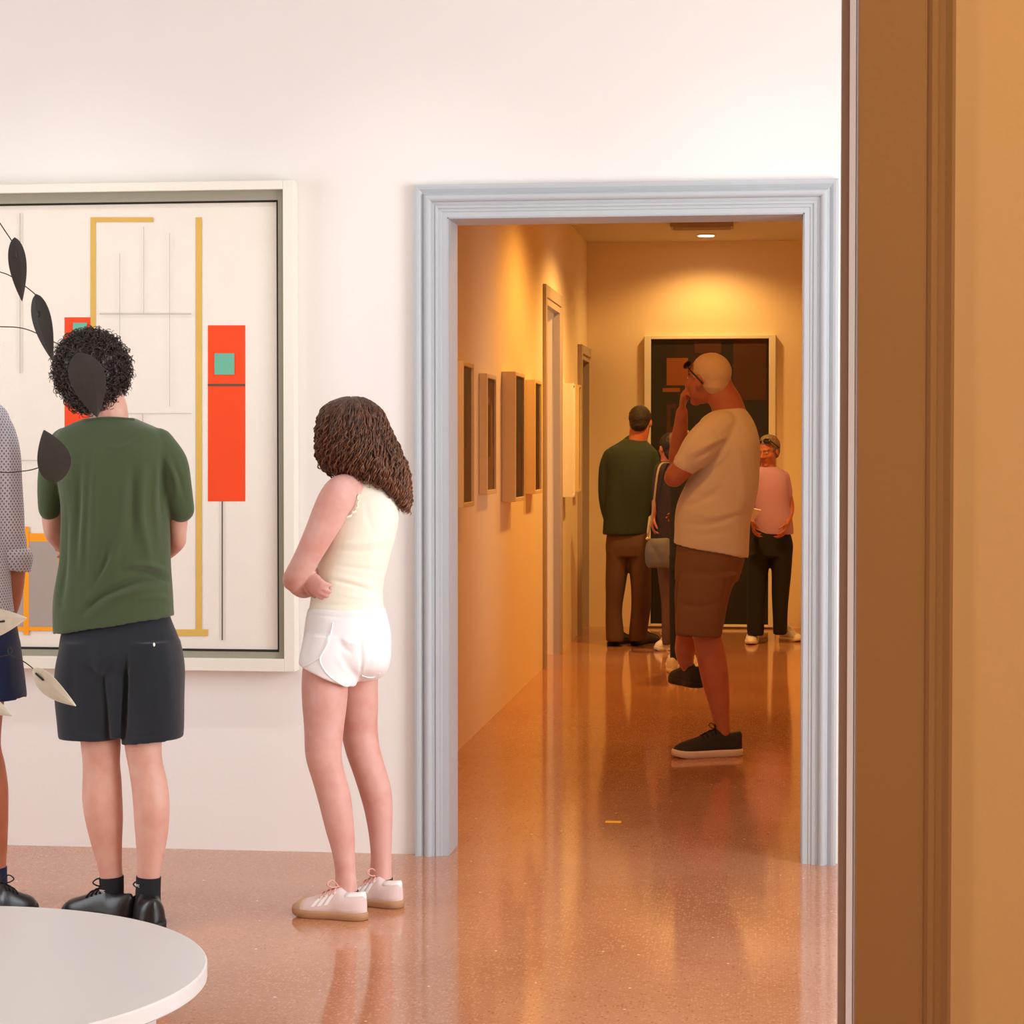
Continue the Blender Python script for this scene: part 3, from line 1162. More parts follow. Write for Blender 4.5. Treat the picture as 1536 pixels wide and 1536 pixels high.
def shoe(per, H, T, style, parent=None, z0=0.0, pitch=0.0, width=1.0):
    """H heel point, T toe point on the ground; style dict"""
    H, T = Vector((H[0], H[1], 0)), Vector((T[0], T[1], 0))
    L = (T - H).length
    e = (T - H) / L
    s = Vector((0, 0, 1)).cross(e)
    sh = style['sole']
    rise = style.get('rise', 1.0)
    tz = math.tan(pitch)

    def w_(t):
        xs = [0, 0.02, 0.08, 0.2, 0.42, 0.6, 0.75, 0.88, 0.96, 1.0]
        ys = [0.002, 0.016, 0.030, 0.036, 0.034, 0.042, 0.047, 0.041, 0.026, 0.003]
        return float(np.interp(t, xs, ys)) * width

    def h_(t):
        xs = [0, 0.03, 0.12, 0.26, 0.34, 0.45, 0.6, 0.75, 0.88, 0.96, 1.0]
        ys = style.get('heights', [0.060, 0.076, 0.072, 0.070, 0.088, 0.080, 0.060, 0.046, 0.036, 0.022, 0.004])
        return float(np.interp(t, xs, ys)) * rise

    def P(t, y, z):
        return H + e * (t * L) + s * y + Vector((0, 0, z0 + z + tz * t * L))
    me_holder = {}

    def up(t, an, off=0.0):
        c, sn = math.cos(an), math.sin(an)
        ex = 2 / 2.6
        y = (w_(t) + off) * math.copysign(abs(c) ** ex, c)
        z = sh * 0.8 + (h_(t) + off) * abs(sn) ** (0.85)
        return P(t, y, z)
    mb = MB()
    rings = []
    for t in [0.0, 0.01, 0.025, 0.05, 0.09, 0.14, 0.2, 0.26, 0.3, 0.34, 0.4, 0.47, 0.54, 0.62, 0.7, 0.78, 0.85, 0.91, 0.95, 0.98, 1.0]:
        row = [up(t, PI * j / 16) for j in range(17)]
        row += [P(t, -w_(t) * q, sh * 0.6) for q in (0.6, 0, -0.6)]
        rings.append(row)
    mb.loft(rings)
    upper = link('shoe', mb.mesh('shoe'), style['upper'], parent or per.root)
    # sole
    mb = MB()
    out = []
    N = 40
    for i in range(N):
        a = 2 * PI * i / N
        t = 0.5 - 0.5 * math.cos(a)
        out.append((t, (1 if a < PI else -1)))
    rows = []
    for z, g in ((0.0, -0.001), (sh * 0.12, 0.003), (sh * 0.75, 0.0035), (sh, 0.001)):
        row = []
        for t, sg in out:
            tt = (t - 0.5) * (1 + 2 * g / L) + 0.5
            spring = 0.012 * max(0, (t - 0.78) / 0.22) ** 2
            row.append(H + e * (tt * L) + s * (sg * (w_(t) + g)) + Vector((0, 0, z0 + z + spring * (1 - z / (sh * 3)) + tz * t * L)))
        rows.append(row)
    mb.loft(rows)
    link('sole', mb.mesh('sole'), style['solem'], upper)
    # laces
    if style.get('laces'):
        mb = MB()
        for t in (0.4, 0.46, 0.52, 0.58):
            mb.tube([up(t, PI * 0.28, 0.002), up(t + 0.01, PI * 0.5, 0.004), up(t, PI * 0.72, 0.002)], [0.003] * 3, n=6, k=4)
        mb.tube([up(0.37, PI * 0.5, 0.003), up(0.48, PI * 0.5, 0.003), up(0.585, PI * 0.5, 0.003)], [0.0028] * 3, n=6, k=4)
        b = up(0.38, PI * 0.5, 0.004)
        for sg in (-1, 1):
            mb.tube([b, b + s * sg * 0.02 + Vector((0, 0, 0.022)) + e * 0.012, b + s * sg * 0.038 + Vector((0, 0, 0.012)) + e * 0.02, b + s * sg * 0.022 + Vector((0, 0, 0.0)) + e * 0.012, b],
                    [0.0022] * 5, n=6, k=4)
        link('laces', mb.mesh('laces'), style['laces'], upper)
    if style.get('stripes'):
        for sg in (0, 1):
            for q in range(3):
                t0 = 0.47 + 0.085 * q
                mb = MB()
                v = []
                for i in range(6):
                    an = PI * (0.10 + 0.22 * i / 5)
                    if sg:
                        an = PI - an
                    t = t0 - 0.10 * i / 5
                    v += [up(t, an, 0.0012), up(t + 0.045, an, 0.0012), up(t + 0.045, an, -0.003), up(t, an, -0.003)]
                rr = [v[4 * i:4 * i + 4] for i in range(6)]
                mb.loft(rr)
                link('stripe', mb.mesh('stripe'), style['stripes'], upper, smooth=False)
    if style.get('tab'):
        mb = MB()
        rr = []
        for t in (0.0, 0.03, 0.08, 0.14, 0.2, 0.26):
            rr.append([up(max(t, 0.004), PI * (0.30 + 0.0 * t) + PI * 0.4 * j / 10, 0.0015) for j in range(11)] +
                      [up(max(t, 0.004), PI * 0.70 - PI * 0.4 * j / 10, -0.004) for j in range(11)])
        mb.loft(rr)
        link('heel_tab', mb.mesh('heel_tab'), style['tab'], upper)
    if style.get('toecap'):
        mb = MB()
        rr = []
        for t in (0.80, 0.84, 0.88, 0.92, 0.95, 0.975, 0.992):
            rr.append([up(t, PI * j / 14, 0.0015) for j in range(15)] + [P(t, 0, sh * 0.7)])
        mb.loft(rr)
        link('toe_cap', mb.mesh('toe_cap'), style['toecap'], upper)
    return upper


def simple_cloth(per, name, mb, m, fold=(), ripple=0.0, rs=30, voxel=None, smooth=4, seed=0.0, parent=None):
    me = remesh(mb, name, voxel or per.vox, smooth)
    if fold or ripple:
        folds(me, fold, ripple, rs, seed)
    key = name + str(len(BVH)) + str(id(me))
    KEEP[name + per.root.name] = me.copy()
    KEEP[name + per.root.name].name = key
    return link(name, me, m, parent or per.root)


KEEP = {}


def curl_tube(mb, pts, r0, r1, amp, turns, phase, k=5, n=5, lockv=0.0, grow=True):
    """one curly lock: a helix round a guide path"""
    P = cr([tuple(p) for p in pts], k)
    N = max(12, int(turns * 9))
    P = np.array(P)
    seg = np.linalg.norm(np.diff(P, axis=0), axis=1)
    cum = np.concatenate([[0], np.cumsum(seg)])
    rings = []
    u = None
    for i in range(N + 1):
        t = i / N
        q = t * cum[-1]
        c = Vector([float(np.interp(q, cum, P[:, a])) for a in range(3)])
        q2 = min(cum[-1], q + 0.004)
        q1 = max(0, q - 0.004)
        T = Vector([float(np.interp(q2, cum, P[:, a]) - np.interp(q1, cum, P[:, a])) for a in range(3)])
        T = T.normalized() if T.length > 1e-9 else Vector((0, 0, -1))
        if u is None:
            u = T.orthogonal()
        u = u - T * u.dot(T)
        u.normalize()
        w = T.cross(u)
        a = phase + 2 * PI * turns * t
        am = amp * (min(1, t * 2.2) if grow is True else t ** grow)
        cc = c + (u * math.cos(a) + w * math.sin(a)) * am
        r = r0 + (r1 - r0) * t
        f = min(1, (t + 0.03) / 0.06) * min(1, (1.02 - t) / 0.08)
        r *= max(0.15, f)
        rings.append([cc + (u * math.cos(2 * PI * j / n) + w * math.sin(2 * PI * j / n)) * r for j in range(n)])
    b = len(mb.v)
    mb.loft(rings)
    mb.lock += [lockv * (0.2 + 0.8 * (q_ // n) / (N + 1)) for q_ in range(len(mb.v) - b)]


SK1 = skin_mat('skin light', rgb(214, 168, 152), 0.04)
SK2 = skin_mat('skin fair pink', rgb(214, 168, 158), 0.04)
SK3 = skin_mat('skin tanned', rgb(198, 128, 96))
SK4 = skin_mat('skin ruddy', rgb(178, 110, 84), 0.04)
blackshoe = mat('black leather', rgb(28, 28, 31), rough=0.32, spec=0.5, bump=0.04, bscale=150)
blacksole = mat('black rubber', rgb(24, 24, 26), rough=0.6)
blacklace = mat('black lace', rgb(22, 22, 22), rough=0.8)
whiteshoe = mat('white shoe leather', rgb(226, 218, 208), rough=0.5)
whitesole = mat('white rubber', rgb(224, 214, 202), rough=0.6)
gum = mat('gum rubber', rgb(176, 134, 98), rough=0.6)
pinksuede = mat('pale pink suede', rgb(222, 200, 196), rough=0.85, sheen=0.2)
tansuede = mat('tan suede', rgb(200, 168, 140), rough=0.85)
white_l = mat('white leather', rgb(244, 242, 240), rough=0.5)
pinklace = mat('pink lace', rgb(224, 168, 152), rough=0.8)
dark_hair = hair_mat('dark curly hair', rgb(38, 27, 22), rgb(72, 50, 38))
brown_hair = hair_mat('brown curly hair', rgb(60, 36, 25), rgb(150, 94, 60))
short_dark = mat('short dark hair', rgb(40, 28, 22), rough=0.6, bump=0.6, bscale=160)

# ------------------------------------------------------------------ boy in the green T-shirt
green = mat('green cotton', rgb(66, 80, 52), rough=0.85, spec=0.15, sheen=0.25, bump=0.08, bscale=500)
navyblack = mat('black navy jersey', rgb(34, 38, 46), rough=0.85, spec=0.15, sheen=0.25, bump=0.1, bscale=400)
sockb = mat('black sock knit', rgb(26, 27, 32), rough=0.9, bump=0.15, bscale=350)
whiteprint = mat('white print', rgb(232, 232, 232), rough=0.8)

b = Person(170, 1380, 6.15, 'person with short curly dark hair in a green t-shirt and black shorts', 0.0045)
shirt_rows = [(165, 627, 0, 35, .060), (165, 633, 0, 50, .07), (167, 645, 0, 76, .09), (168, 660, 0, 88, .105), (170, 685, 0, 90, .12), (172, 720, 0, 84, .125),
              (173, 770, 0, 80, .125), (173, 830, 0, 82, .12), (170, 880, 0, 88, .12), (170, 915, 0, 90.5, .122), (170.5, 938, 0, 91.5, .122, 14)]
mb = MB()
b.stack(mb, shirt_rows, hollow=0.009)
b.tube(mb, [(236, 668, 0, 27), (254, 696, .0, 27), (264, 730, .01, 24.5), (270, 756, .03, 21.5), (271.5, 764, .035, 20.5)], caps=True)
b.tube(mb, [(100, 668, 0, 27), (86, 696, 0, 26), (79, 730, .01, 22), (76, 756, .03, 19), (76, 764, .035, 18)], caps=True)
F_ = [([(150, 660), (143, 720), (140, 800), (135, 880)], 7, .006), ([(120, 690), (118, 760), (112, 850)], 7, -.005),
      ([(128, 690), (124, 780), (120, 860)], 5, .004), ([(215, 700), (212, 770), (222, 830), (226, 850)], 6, .006), ([(200, 690), (198, 760), (200, 830)], 7, -.005),
      ([(188, 700), (183, 780), (170, 860)], 6, .004), ([(235, 690), (232, 750), (238, 820)], 4, .004), ([(243, 690), (243, 740), (246, 790)], 4, -.005),
      ([(188, 858), (215, 858), (245, 866), (257, 872)], 5, -.009), ([(190, 848), (220, 848), (250, 856)], 5, .006),
      ([(125, 918), (150, 895), (185, 880), (215, 870), (250, 868)], 5, -.010), ([(135, 925), (165, 900), (205, 885), (250, 880)], 7, .006),
      ([(175, 815), (168, 840), (150, 870), (130, 905)], 5, .005), ([(160, 820), (158, 845), (140, 885)], 4, -.004),
      ([(100, 760), (97, 830), (92, 910)], 5, -.006), ([(90, 780), (86, 850), (83, 920)], 4, .004), ([(205, 900), (235, 895), (255, 900)], 5, .004),
      ([(250, 690), (262, 715), (266, 745)], 4, .004), ([(258, 690), (272, 725), (278, 750)], 4, -.003),
      ([(150, 665), (180, 672), (215, 655)], 4, .0025)]
F_ = [(a_, w_, h_ * 1.6) for a_, w_, h_ in F_]
simple_cloth(b, 't_shirt', mb, green, F_, ripple=0.0016, rs=26, smooth=3)
tsm = KEEP['t_shirt' + b.root.name]
# collar rib and hem stitch
mb = MB()
mb.tube([surf(tsm, x, y, .001)[0] for x, y in ((131, 631), (145, 628.5), (165, 627.5), (185, 628.5), (200, 630))], [0.004] * 5, n=8, k=4)
link('collar', mb.mesh('collar'), green, bpy.data.objects['t_shirt'])

mb = MB()
b.stack(mb, [(176, 905, 0, 72, .09), (177, 930, 0, 80, .1), (179, 958, 0, 89, .115), (180, 985, 0, 92, .122), (180, 1003, 0, 84, .105), (180, 1018, 0, 60, .08)])
b.stack(mb, [(141, 960, 0, 46, .115), (137, 1000, 0, 51.5, .112), (136, 1050, 0, 51.5, .105), (135.5, 1085, 0, 48, .1), (136, 1107, 0, 46, .098, -1)], hollow=0.009)
b.stack(mb, [(222, 960, 0, 45, .115), (228, 1000, 0, 46, .112), (230, 1050, 0, 45.5, .105), (230, 1085, 0, 45, .1), (228.5, 1111, 0, 45, .098, 5)], hollow=0.009)
b.stack(mb, [(187, 965, 0, 26, .118), (187, 1020, 0, 24, .11), (186.5, 1060, 0, 20, .1), (185, 1103, 0, 14, .088)])
F_ = [([(190, 985), (188, 1040), (184, 1108)], 3.5, -.014), ([(199, 940), (197, 1000), (195, 1080)], 7, .005), ([(150, 960), (148, 1020), (150, 1090)], 8, .005),
      ([(168, 950), (167, 1020), (168, 1090)], 7, -.005), ([(245, 950), (252, 1010), (256, 1080)], 8, .004), ([(215, 960), (217, 1030), (222, 1090)], 7, -.004),
      ([(110, 970), (108, 1030), (110, 1090)], 7, -.004), ([(90, 1096), (136, 1099), (181, 1099)], 2.0, -.0018), ([(184, 1107), (230, 1103), (273, 1096)], 2.0, -.0018)]
simple_cloth(b, 'shorts', mb, navyblack, F_, ripple=0.0015, rs=22, seed=2.0, smooth=3)
mb = MB()
q, n_ = surf(KEEP['shorts' + b.root.name], 231, 967, 0.0005)
mb.ell(q, (0.0035, 0.0025, 0.006))
link('logo', mb.mesh('logo'), whiteprint, bpy.data.objects['shorts'])

legL = [(140, 985, 0, 34), (147, 1050, 0, 33), (151, 1112, 0, 30.5), (152, 1145, 0, 28.2), (153, 1170, .0, 29.5), (153.5, 1200, -.005, 30.3), (156.5, 1230, -.003, 28.5),
        (159.5, 1260, 0, 24.3), (163.5, 1290, 0, 20), (167, 1315, 0, 17.3), (168, 1345, 0, 16.5), (168, 1366, 0, 17)]
legR = [(222, 985, -.02, 34), (216, 1050, -.02, 33), (214.5, 1112, -.02, 28.5), (218, 1145, -.02, 26.2), (224, 1175, -.025, 27.3), (227, 1205, -.03, 27.5), (227.5, 1232, -.03, 26.5),
        (227, 1260, -.03, 23.8), (225, 1290, -.03, 20.2), (223, 1315, -.03, 17.3), (222, 1345, -.03, 17.5), (222, 1370, -.03, 18)]
Rb = basis((-0.45, 0.89, 0.0), Vector((-0.12, 0, 1)))
hc = b.pt(140, 566)
mb = MB()
b.stack(mb, [(165, 640, 0, 30, .05), (167, 655, 0, 70, .075)] + shirt_rows[4:-1], shrink=0.86)
b.stack(mb, [(178, 900, 0, 74, .09), (179, 940, 0, 76, .09), (180, 980, 0, 72, .085)], shrink=0.94)
b.tube(mb, [(166, 655, 0, 30), (164, 632, 0, 29), (162, 612, .0, 28.5), (152, 588, 0.01, 29)])
b.tube(mb, legL)
b.tube(mb, legR)
armR = [(240, 680, 0, 22), (258, 715, 0.01, 19), (267, 765, .04, 15.5), (266, 800, .08, 14), (264, 815, .11, 13), (240, 832, .19, 13), (200, 838, .26, 10.5), (165, 836, .29, 9)]
armL = [(98, 680, 0, 22), (84, 715, 0.01, 19), (78, 765, .04, 16), (79, 792, .07, 14.5), (83, 804, .11, 13.5), (105, 826, .19, 13), (140, 842, .23, 10.5), (172, 846, .24, 9)]
b.tube(mb, armR)
b.tube(mb, armL)
hand(mb, b.pt(160, 836, .29), (-1, 0.03, 0.1), (0, -1, 0), 1, curl=0.45)
hand(mb, b.pt(178, 846, .24), (1, 0.05, 0.15), (0, -1, 0), -1, curl=0.45)
head(mb, hc, 0.212, Rb)
me = remesh(mb, 'body', 0.0045, 3)
smooth_zone(me, 0.02, 0.75)
face_paint(me, hc, 0.212, Rb, rgb(226, 172, 150))
link('body', me, SK1, b.root)


def sock(per, leg, y0, y1, m, grow=0.0025, name='sock'):
    pts = [p for p in cr([tuple(q) for q in leg], 8) if y0 <= p[1] <= y1]
    mb = MB()
    pts = [pts[0]] + pts[1:-1:2] + [pts[-1]]
    P = [per.pt(p[0], p[1], p[2]) for p in pts]
    mb.tube(P, [p[3] * per.s + grow for p in pts], n=24, k=2, caps=False)
    return link(name, mb.mesh(name), m, per.root)


so = sock(b, legL, 1314, 1367, sockb)
so2 = sock(b, legR, 1312, 1372, sockb)


def lettering(parent, text, c, n, up, size, m, name='lettering', ext=0.0004):
    cu = bpy.data.curves.new('t', 'FONT')
    cu.body = text
    cu.size = size
    cu.extrude = ext
    cu.align_x = 'CENTER'
    cu.align_y = 'CENTER'
    cu.resolution_u = 3
    o = bpy.data.objects.new('t', cu)
    C.objects.link(o)
    dg = bpy.context.evaluated_depsgraph_get()
    dg.update()
    me = bpy.data.meshes.new_from_object(o.evaluated_get(dg))
    bpy.data.objects.remove(o)
    n = Vector(n).normalized()
    u = (Vector(up) - n * Vector(up).dot(n)).normalized()
    x = u.cross(n)
    Mx = Matrix((x, u, n)).transposed().to_4x4()
    Mx.translation = c
    me.transform(Mx)
    me.name = name
    return link(name, me, m, parent, smooth=False)


for sk_, px, py in ((so, 158, 1334), (so2, 210, 1326)):
    leg = legL if sk_ is so else legR
    row = min(cr([tuple(q) for q in leg], 8), key=lambda p: abs(p[1] - py))
    cc = b.pt(row[0], py, row[2])
    rr = row[3] * b.s + 0.0032
    ox = (px - row[0]) * b.s
    ny = -math.sqrt(max(1e-6, rr * rr - ox * ox))
    nrm = Vector((ox, ny, 0)).normalized()
    lettering(sk_, 'NYC', cc + nrm * (rr + 0.0006), nrm, (0, 0, 1), 0.0115, whiteprint)

bs = dict(upper=blackshoe, sole=0.026, solem=blacksole, laces=blacklace, rise=0.98)
shoe(b, G(199, 1388), G(99, 1372), bs)
shoe(b, G(231, 1398), G(206, 1371), bs, width=1.22)

# curly hair
hcen = b.pt(138, 553)
hr = Vector((0.107, 0.108, 0.112))
mb = MB()
mb.ell(hcen, hr * 0.97, None, 32, 20)
mb.ell(hcen + Vector((0.01, -0.03, -0.065)), (0.075, 0.07, 0.06), None, 24, 16)
me = remesh(mb, 'hair', 0.005, 2)
v, n = get_vn(me)
dd = np.array([mnoise.noise(Vector(p) * 55) * 0.006 + mnoise.noise(Vector(p) * 110) * 0.004 for p in v])
set_v(me, v + n * dd[:, None])
base_v = [Vector(p) for p in get_vn(me)[0]]
base_n = [Vector(p) for p in get_vn(me)[1]]
mb = MB()
for p in me.polygons:
    pass
mb.add(base_v, [tuple(p.vertices) for p in me.polygons])
mb.lock = [0.0] * len(base_v)
ff = Rb @ Vector((0, 1, 0))
for i in range(2200):
    k_ = rnd.randrange(len(base_v))
    p, nn = base_v[k_], base_n[k_]
    rel = (p - hcen)
    if rel.dot(ff) > 0.055 and rel.z < 0.03:
        continue
    tdir = Vector((rnd.uniform(-1, 1), rnd.uniform(-1, 1), rnd.uniform(-1.2, 0.3)))
    tdir = (tdir - nn * tdir.dot(nn)).normalized()
    ln = rnd.uniform(0.022, 0.045)
    q0 = p - nn * 0.004
    q1 = p + nn * rnd.uniform(0.005, 0.012) + tdir * ln * 0.5
    q2 = p + nn * rnd.uniform(0.0, 0.012) + tdir * ln
    curl_tube(mb, [q0, q1, q2], 0.0017, 0.0009, rnd.uniform(0.004, 0.0075), rnd.uniform(1.0, 2.0), rnd.uniform(0, 6.28), lockv=rnd.random() ** 2)
link('hair', mb.mesh('hair'), dark_hair, b.root)

# ------------------------------------------------------------------ girl in the yellow top
cream_top = mat('pale yellow jersey', rgb(240, 236, 219), rough=0.85, spec=0.15, sheen=0.2, bump=0.05, bscale=500)
white_c = mat('white cotton', rgb(240, 239, 240), rough=0.85, spec=0.15, sheen=0.2, bump=0.08, bscale=400)
g = Person(525, 1370, 6.36, 'person with long curly hair in a sleeveless cream top and white shorts', 0.004)
nearleg = [(494, 960, -.04, 30), (488, 1004, -.065, 34.5), (487, 1048, -.07, 34.5), (486, 1090, -.07, 30.2), (485, 1126, -.075, 28), (487.5, 1145, -.07, 26.3), (493.5, 1167, -.065, 25.3),
           (502, 1199, -.06, 25), (509, 1238, -.06, 22.3), (513, 1260, -.06, 20), (515.7, 1280, -.06, 17.6), (518, 1305, -.06, 16), (519.5, 1330, -.06, 17), (520, 1350, -.06, 17)]
farleg = [(545, 960, .06, 28), (536, 1020, .09, 32), (535.5, 1057, .10, 33), (538.5, 1090, .11, 29), (543.5, 1122, .11, 27), (552, 1150, .12, 25.5), (562.5, 1184, .12, 25),
          (568, 1215, .12, 22.3), (570.5, 1250, .12, 18.5), (571.8, 1285, .12, 16.5), (571, 1309, .12, 17.5), (572, 1330, .12, 17)]
top_rows = [(546, 700, .02, 22, .045), (546, 712, .02, 34, .06), (546, 728, .02, 46, .08), (545, 760, .01, 54, .10), (541, 795, 0, 54, .105), (532, 835, 0, 53, .105),
            (524, 870, 0, 52, .105), (520.5, 893, 0, 53.5, .108), (520, 919, 0, 56.5, .115)]
mb = MB()
g.stack(mb, top_rows, e=2.1)
F_ = [([(497, 870), (530, 878), (570, 891)], 2.5, -.004), ([(500, 864), (530, 870), (568, 882)], 4, .003), ([(505, 848), (540, 853), (578, 855)], 3, -.0025),
      ([(500, 815), (545, 815), (590, 808)], 5, .0025), ([(500, 825), (545, 827), (585, 822)], 3, -.002), ([(560, 800), (555, 850), (545, 900)], 5, .0015),
      ([(468, 905), (520, 908), (572, 904)], 2.5, -.002), ([(510, 890), (540, 896), (570, 897)], 3, .002), ([(548, 750), (553, 780), (562, 800)], 5, -.002)]
simple_cloth(g, 'sleeveless_top', mb, cream_top, F_, ripple=0.0007, rs=30, smooth=3)
gtop = bpy.data.objects['sleeveless_top']

mb = MB()
g.stack(mb, [(520, 911, 0, 57, .117), (520.5, 925, 0, 60, .125), (521, 950, 0, 64, .14), (519, 980, 0, 67, .145), (520, 999, .01, 64, .135), (524, 1012, .03, 53, .10), (527, 1019, .05, 40, .07)], e=2.15)
g.stack(mb, [(502, 950, -.05, 44, .095), (497, 980, -.06, 46, .098), (491.5, 1012, -.065, 42, .096, -17)], hollow=0.013, e=2.1)
g.stack(mb, [(543, 950, .05, 43, .1), (545, 985, .06, 42, .1), (543, 1014, .085, 36, .095, 2)], hollow=0.013, e=2.1)
F_ = [([(512, 955), (522, 963), (535, 966)], 4, .004), ([(510, 965), (520, 975), (530, 980)], 3.5, -.004), ([(560, 990), (552, 1002), (545, 1012)], 5, -.004),
      ([(541, 960), (543, 990), (540, 1020)], 3, -.006), ([(497, 940), (490, 965), (479, 988)], 2.2, .004), ([(470, 940), (463, 965), (458, 985)], 4, -.003),
      ([(466, 922), (520, 926), (576, 922)], 2.2, -.003), ([(505, 985), (515, 1000), (524, 1010)], 5, .003)]
simple_cloth(g, 'shorts', mb, white_c, F_, ripple=0.0012, rs=34, seed=4.0, smooth=3)
gsh = bpy.data.objects['shorts.001']
gm = KEEP['shorts' + g.root.name]
mb = MB()
for line in ([(499, 935), (496, 950), (490, 968), (480, 987), (484, 1001), (493, 1013), (506, 1023), (518, 1029), (528, 1031)],
             [(455, 1000), (461, 998), (470, 993), (478, 987)], [(543, 1013), (553, 1016), (562, 1015), (569, 1010)]):
    mb.tube([surf(gm, x, y, .0005)[0] for x, y in line], [0.0028] * len(line), n=8, k=4)
link('piping', mb.mesh('piping'), white_c, gsh)

Rg = basis((-0.78, 0.62, -0.05))
hg = g.pt(524, 661, .015)
mb = MB()
g.stack(mb, top_rows[2:], shrink=0.9, e=2.1)
g.stack(mb, [(520, 905, 0, 50, .095), (521, 945, 0, 54, .1), (519, 985, 0, 50, .1)], e=2.1)
g.tube(mb, [(545, 735, .02, 24), (540, 712, .02, 20), (532, 690, .015, 20), (528, 670, .01, 22)])
g.tube(mb, nearleg)
g.tube(mb, farleg)
# near (left) arm: shoulder, elbow, forearm across the waist
g.tube(mb, [(530, 730, -.04, 20), (515, 736, -.075, 25), (506, 748, -.095, 27.5), (494, 770, -.105, 26), (482, 795, -.11, 23.5), (469, 820, -.11, 21), (457, 843, -.105, 19.5),
            (447, 860, -.095, 18.5), (441, 870, -.08, 17.5)], n=20)
g.tube(mb, [(441, 869, -.08, 16.5), (450, 878, -.04, 17), (458, 882, .03, 15.5), (472, 878, .10, 13), (495, 872, .15, 10)])
# far (right) arm: shoulder, elbow, hand tucked round the near arm
g.tube(mb, [(560, 735, .09, 24), (550, 770, .13, 22), (530, 820, .17, 19), (520, 858, .17, 16), (500, 868, .10, 15), (478, 864, .0, 12), (463, 859, -.075, 10.5)])
hand(mb, g.pt(455, 858, -.088), (0.55, -0.22, -0.5), (0.5, 0.8, 0.0), -1, L=0.148, curl=0.6)
hand(mb, g.pt(497, 872, .15), (0.8, 0.4, 0.1), (0, -1, 0), 1, L=0.165, curl=0.4)
g.stack(mb, [(536, 722, .03, 42, .06), (545, 735, .02, 50, .07), (545, 760, .01, 50, .08)], e=2.1)
head(mb, hg, 0.2, Rg)
me = remesh(mb, 'body', 0.0036, 3)
smooth_zone(me, 0.02, 0.76, 28)
smooth_zone(me, 1.06, 1.3, 16)
face_paint(me, hg, 0.2, Rg, rgb(230, 172, 152))
KEEP['gbody'] = me.copy()
link('body', me, SK2, g.root)
# frilled armhole edge
gtm = KEEP['sleeveless_top' + g.root.name]
mb = MB()
path = [(507, 712), (516, 717), (525, 723), (532, 731), (537, 741), (538, 752), (536, 762), (530, 770), (521, 777)]
pp = cr(path, 6)
P = []
for i, (x, y) in enumerate(pp):
    q, n_ = surf(gtm, x, y, 0.002)
    f_ = FV * -0.012
    P.append(q + f_ + n_ * (0.0035 * math.sin(i * 1.25)) + Vector((0.0025 * math.cos(i * 1.25), 0, 0)))
mb.tube(P, [0.0035] * len(P), n=7, k=2)
link('frill', mb.mesh('frill'), cream_top, gtop)

gs = dict(upper=pinksuede, sole=0.024, solem=gum, laces=pinklace, stripes=white_l, tab=white_l, toecap=tansuede, rise=0.84)
shoe(g, G(550, 1380), G(441, 1371), gs)
shoe(g, G(603, 1362), G(512, 1352), gs)
liner = mat('dark ankle sock', rgb(40, 36, 44), rough=0.9)
sock(g, nearleg, 1333, 1352, liner, 0.002)
sock(g, farleg, 1316, 1332, liner, 0.002)

# long curly hair
env = [(594.5, 529, 5), (596, 529, 17), (599, 529, 26), (605, 528.5, 37), (616, 527, 46), (640, 529, 54), (661, 534.5, 59.5), (680, 539, 62), (705, 548, 62), (725, 566, 46), (752, 590, 24), (765, 594, 16)]
ey = [e_[0] for e_ in env]


def hair_at(y, ph, k=1.0):
    cx = float(np.interp(y, ey, [e_[1] for e_ in env]))
    a = float(np.interp(y, ey, [e_[2] for e_ in env])) * k
    return g.pt(cx + a * math.cos(ph), y, 0.02 + a * g.s * 0.92 * math.sin(ph))


mb = MB()
rows = []
for y in (597, 600, 606, 616, 628, 640, 661, 680, 700, 712):
    rows.append((float(np.interp(y, ey, [e_[1] for e_ in env])), y, .02, float(np.interp(y, ey, [e_[2] for e_ in env])) * 0.90,
                 float(np.interp(y, ey, [e_[2] for e_ in env])) * 0.84 * g.s))
g.stack(mb, rows, e=2.0)
g.stack(mb, [(575, 690, .0, 26, .06), (582, 720, 0, 24, .055), (590, 745, 0, 16, .04)], e=2.0)
me = remesh(mb, 'hair', 0.005, 3)
v, n = get_vn(me)
dd = np.array([mnoise.noise(Vector((p[0] * 60, p[1] * 60, p[2] * 14))) * 0.006 for p in v])
keepm = np.ones(len(v), bool)
set_v(me, v + n * dd[:, None])
fdir = np.array([-0.78, 0.62])
hb = MB()
vv = get_vn(me)[0]
ctr = np.array(g.pt(530, 650, 0.02))
relv = (vv - ctr)[:, :2] @ fdir
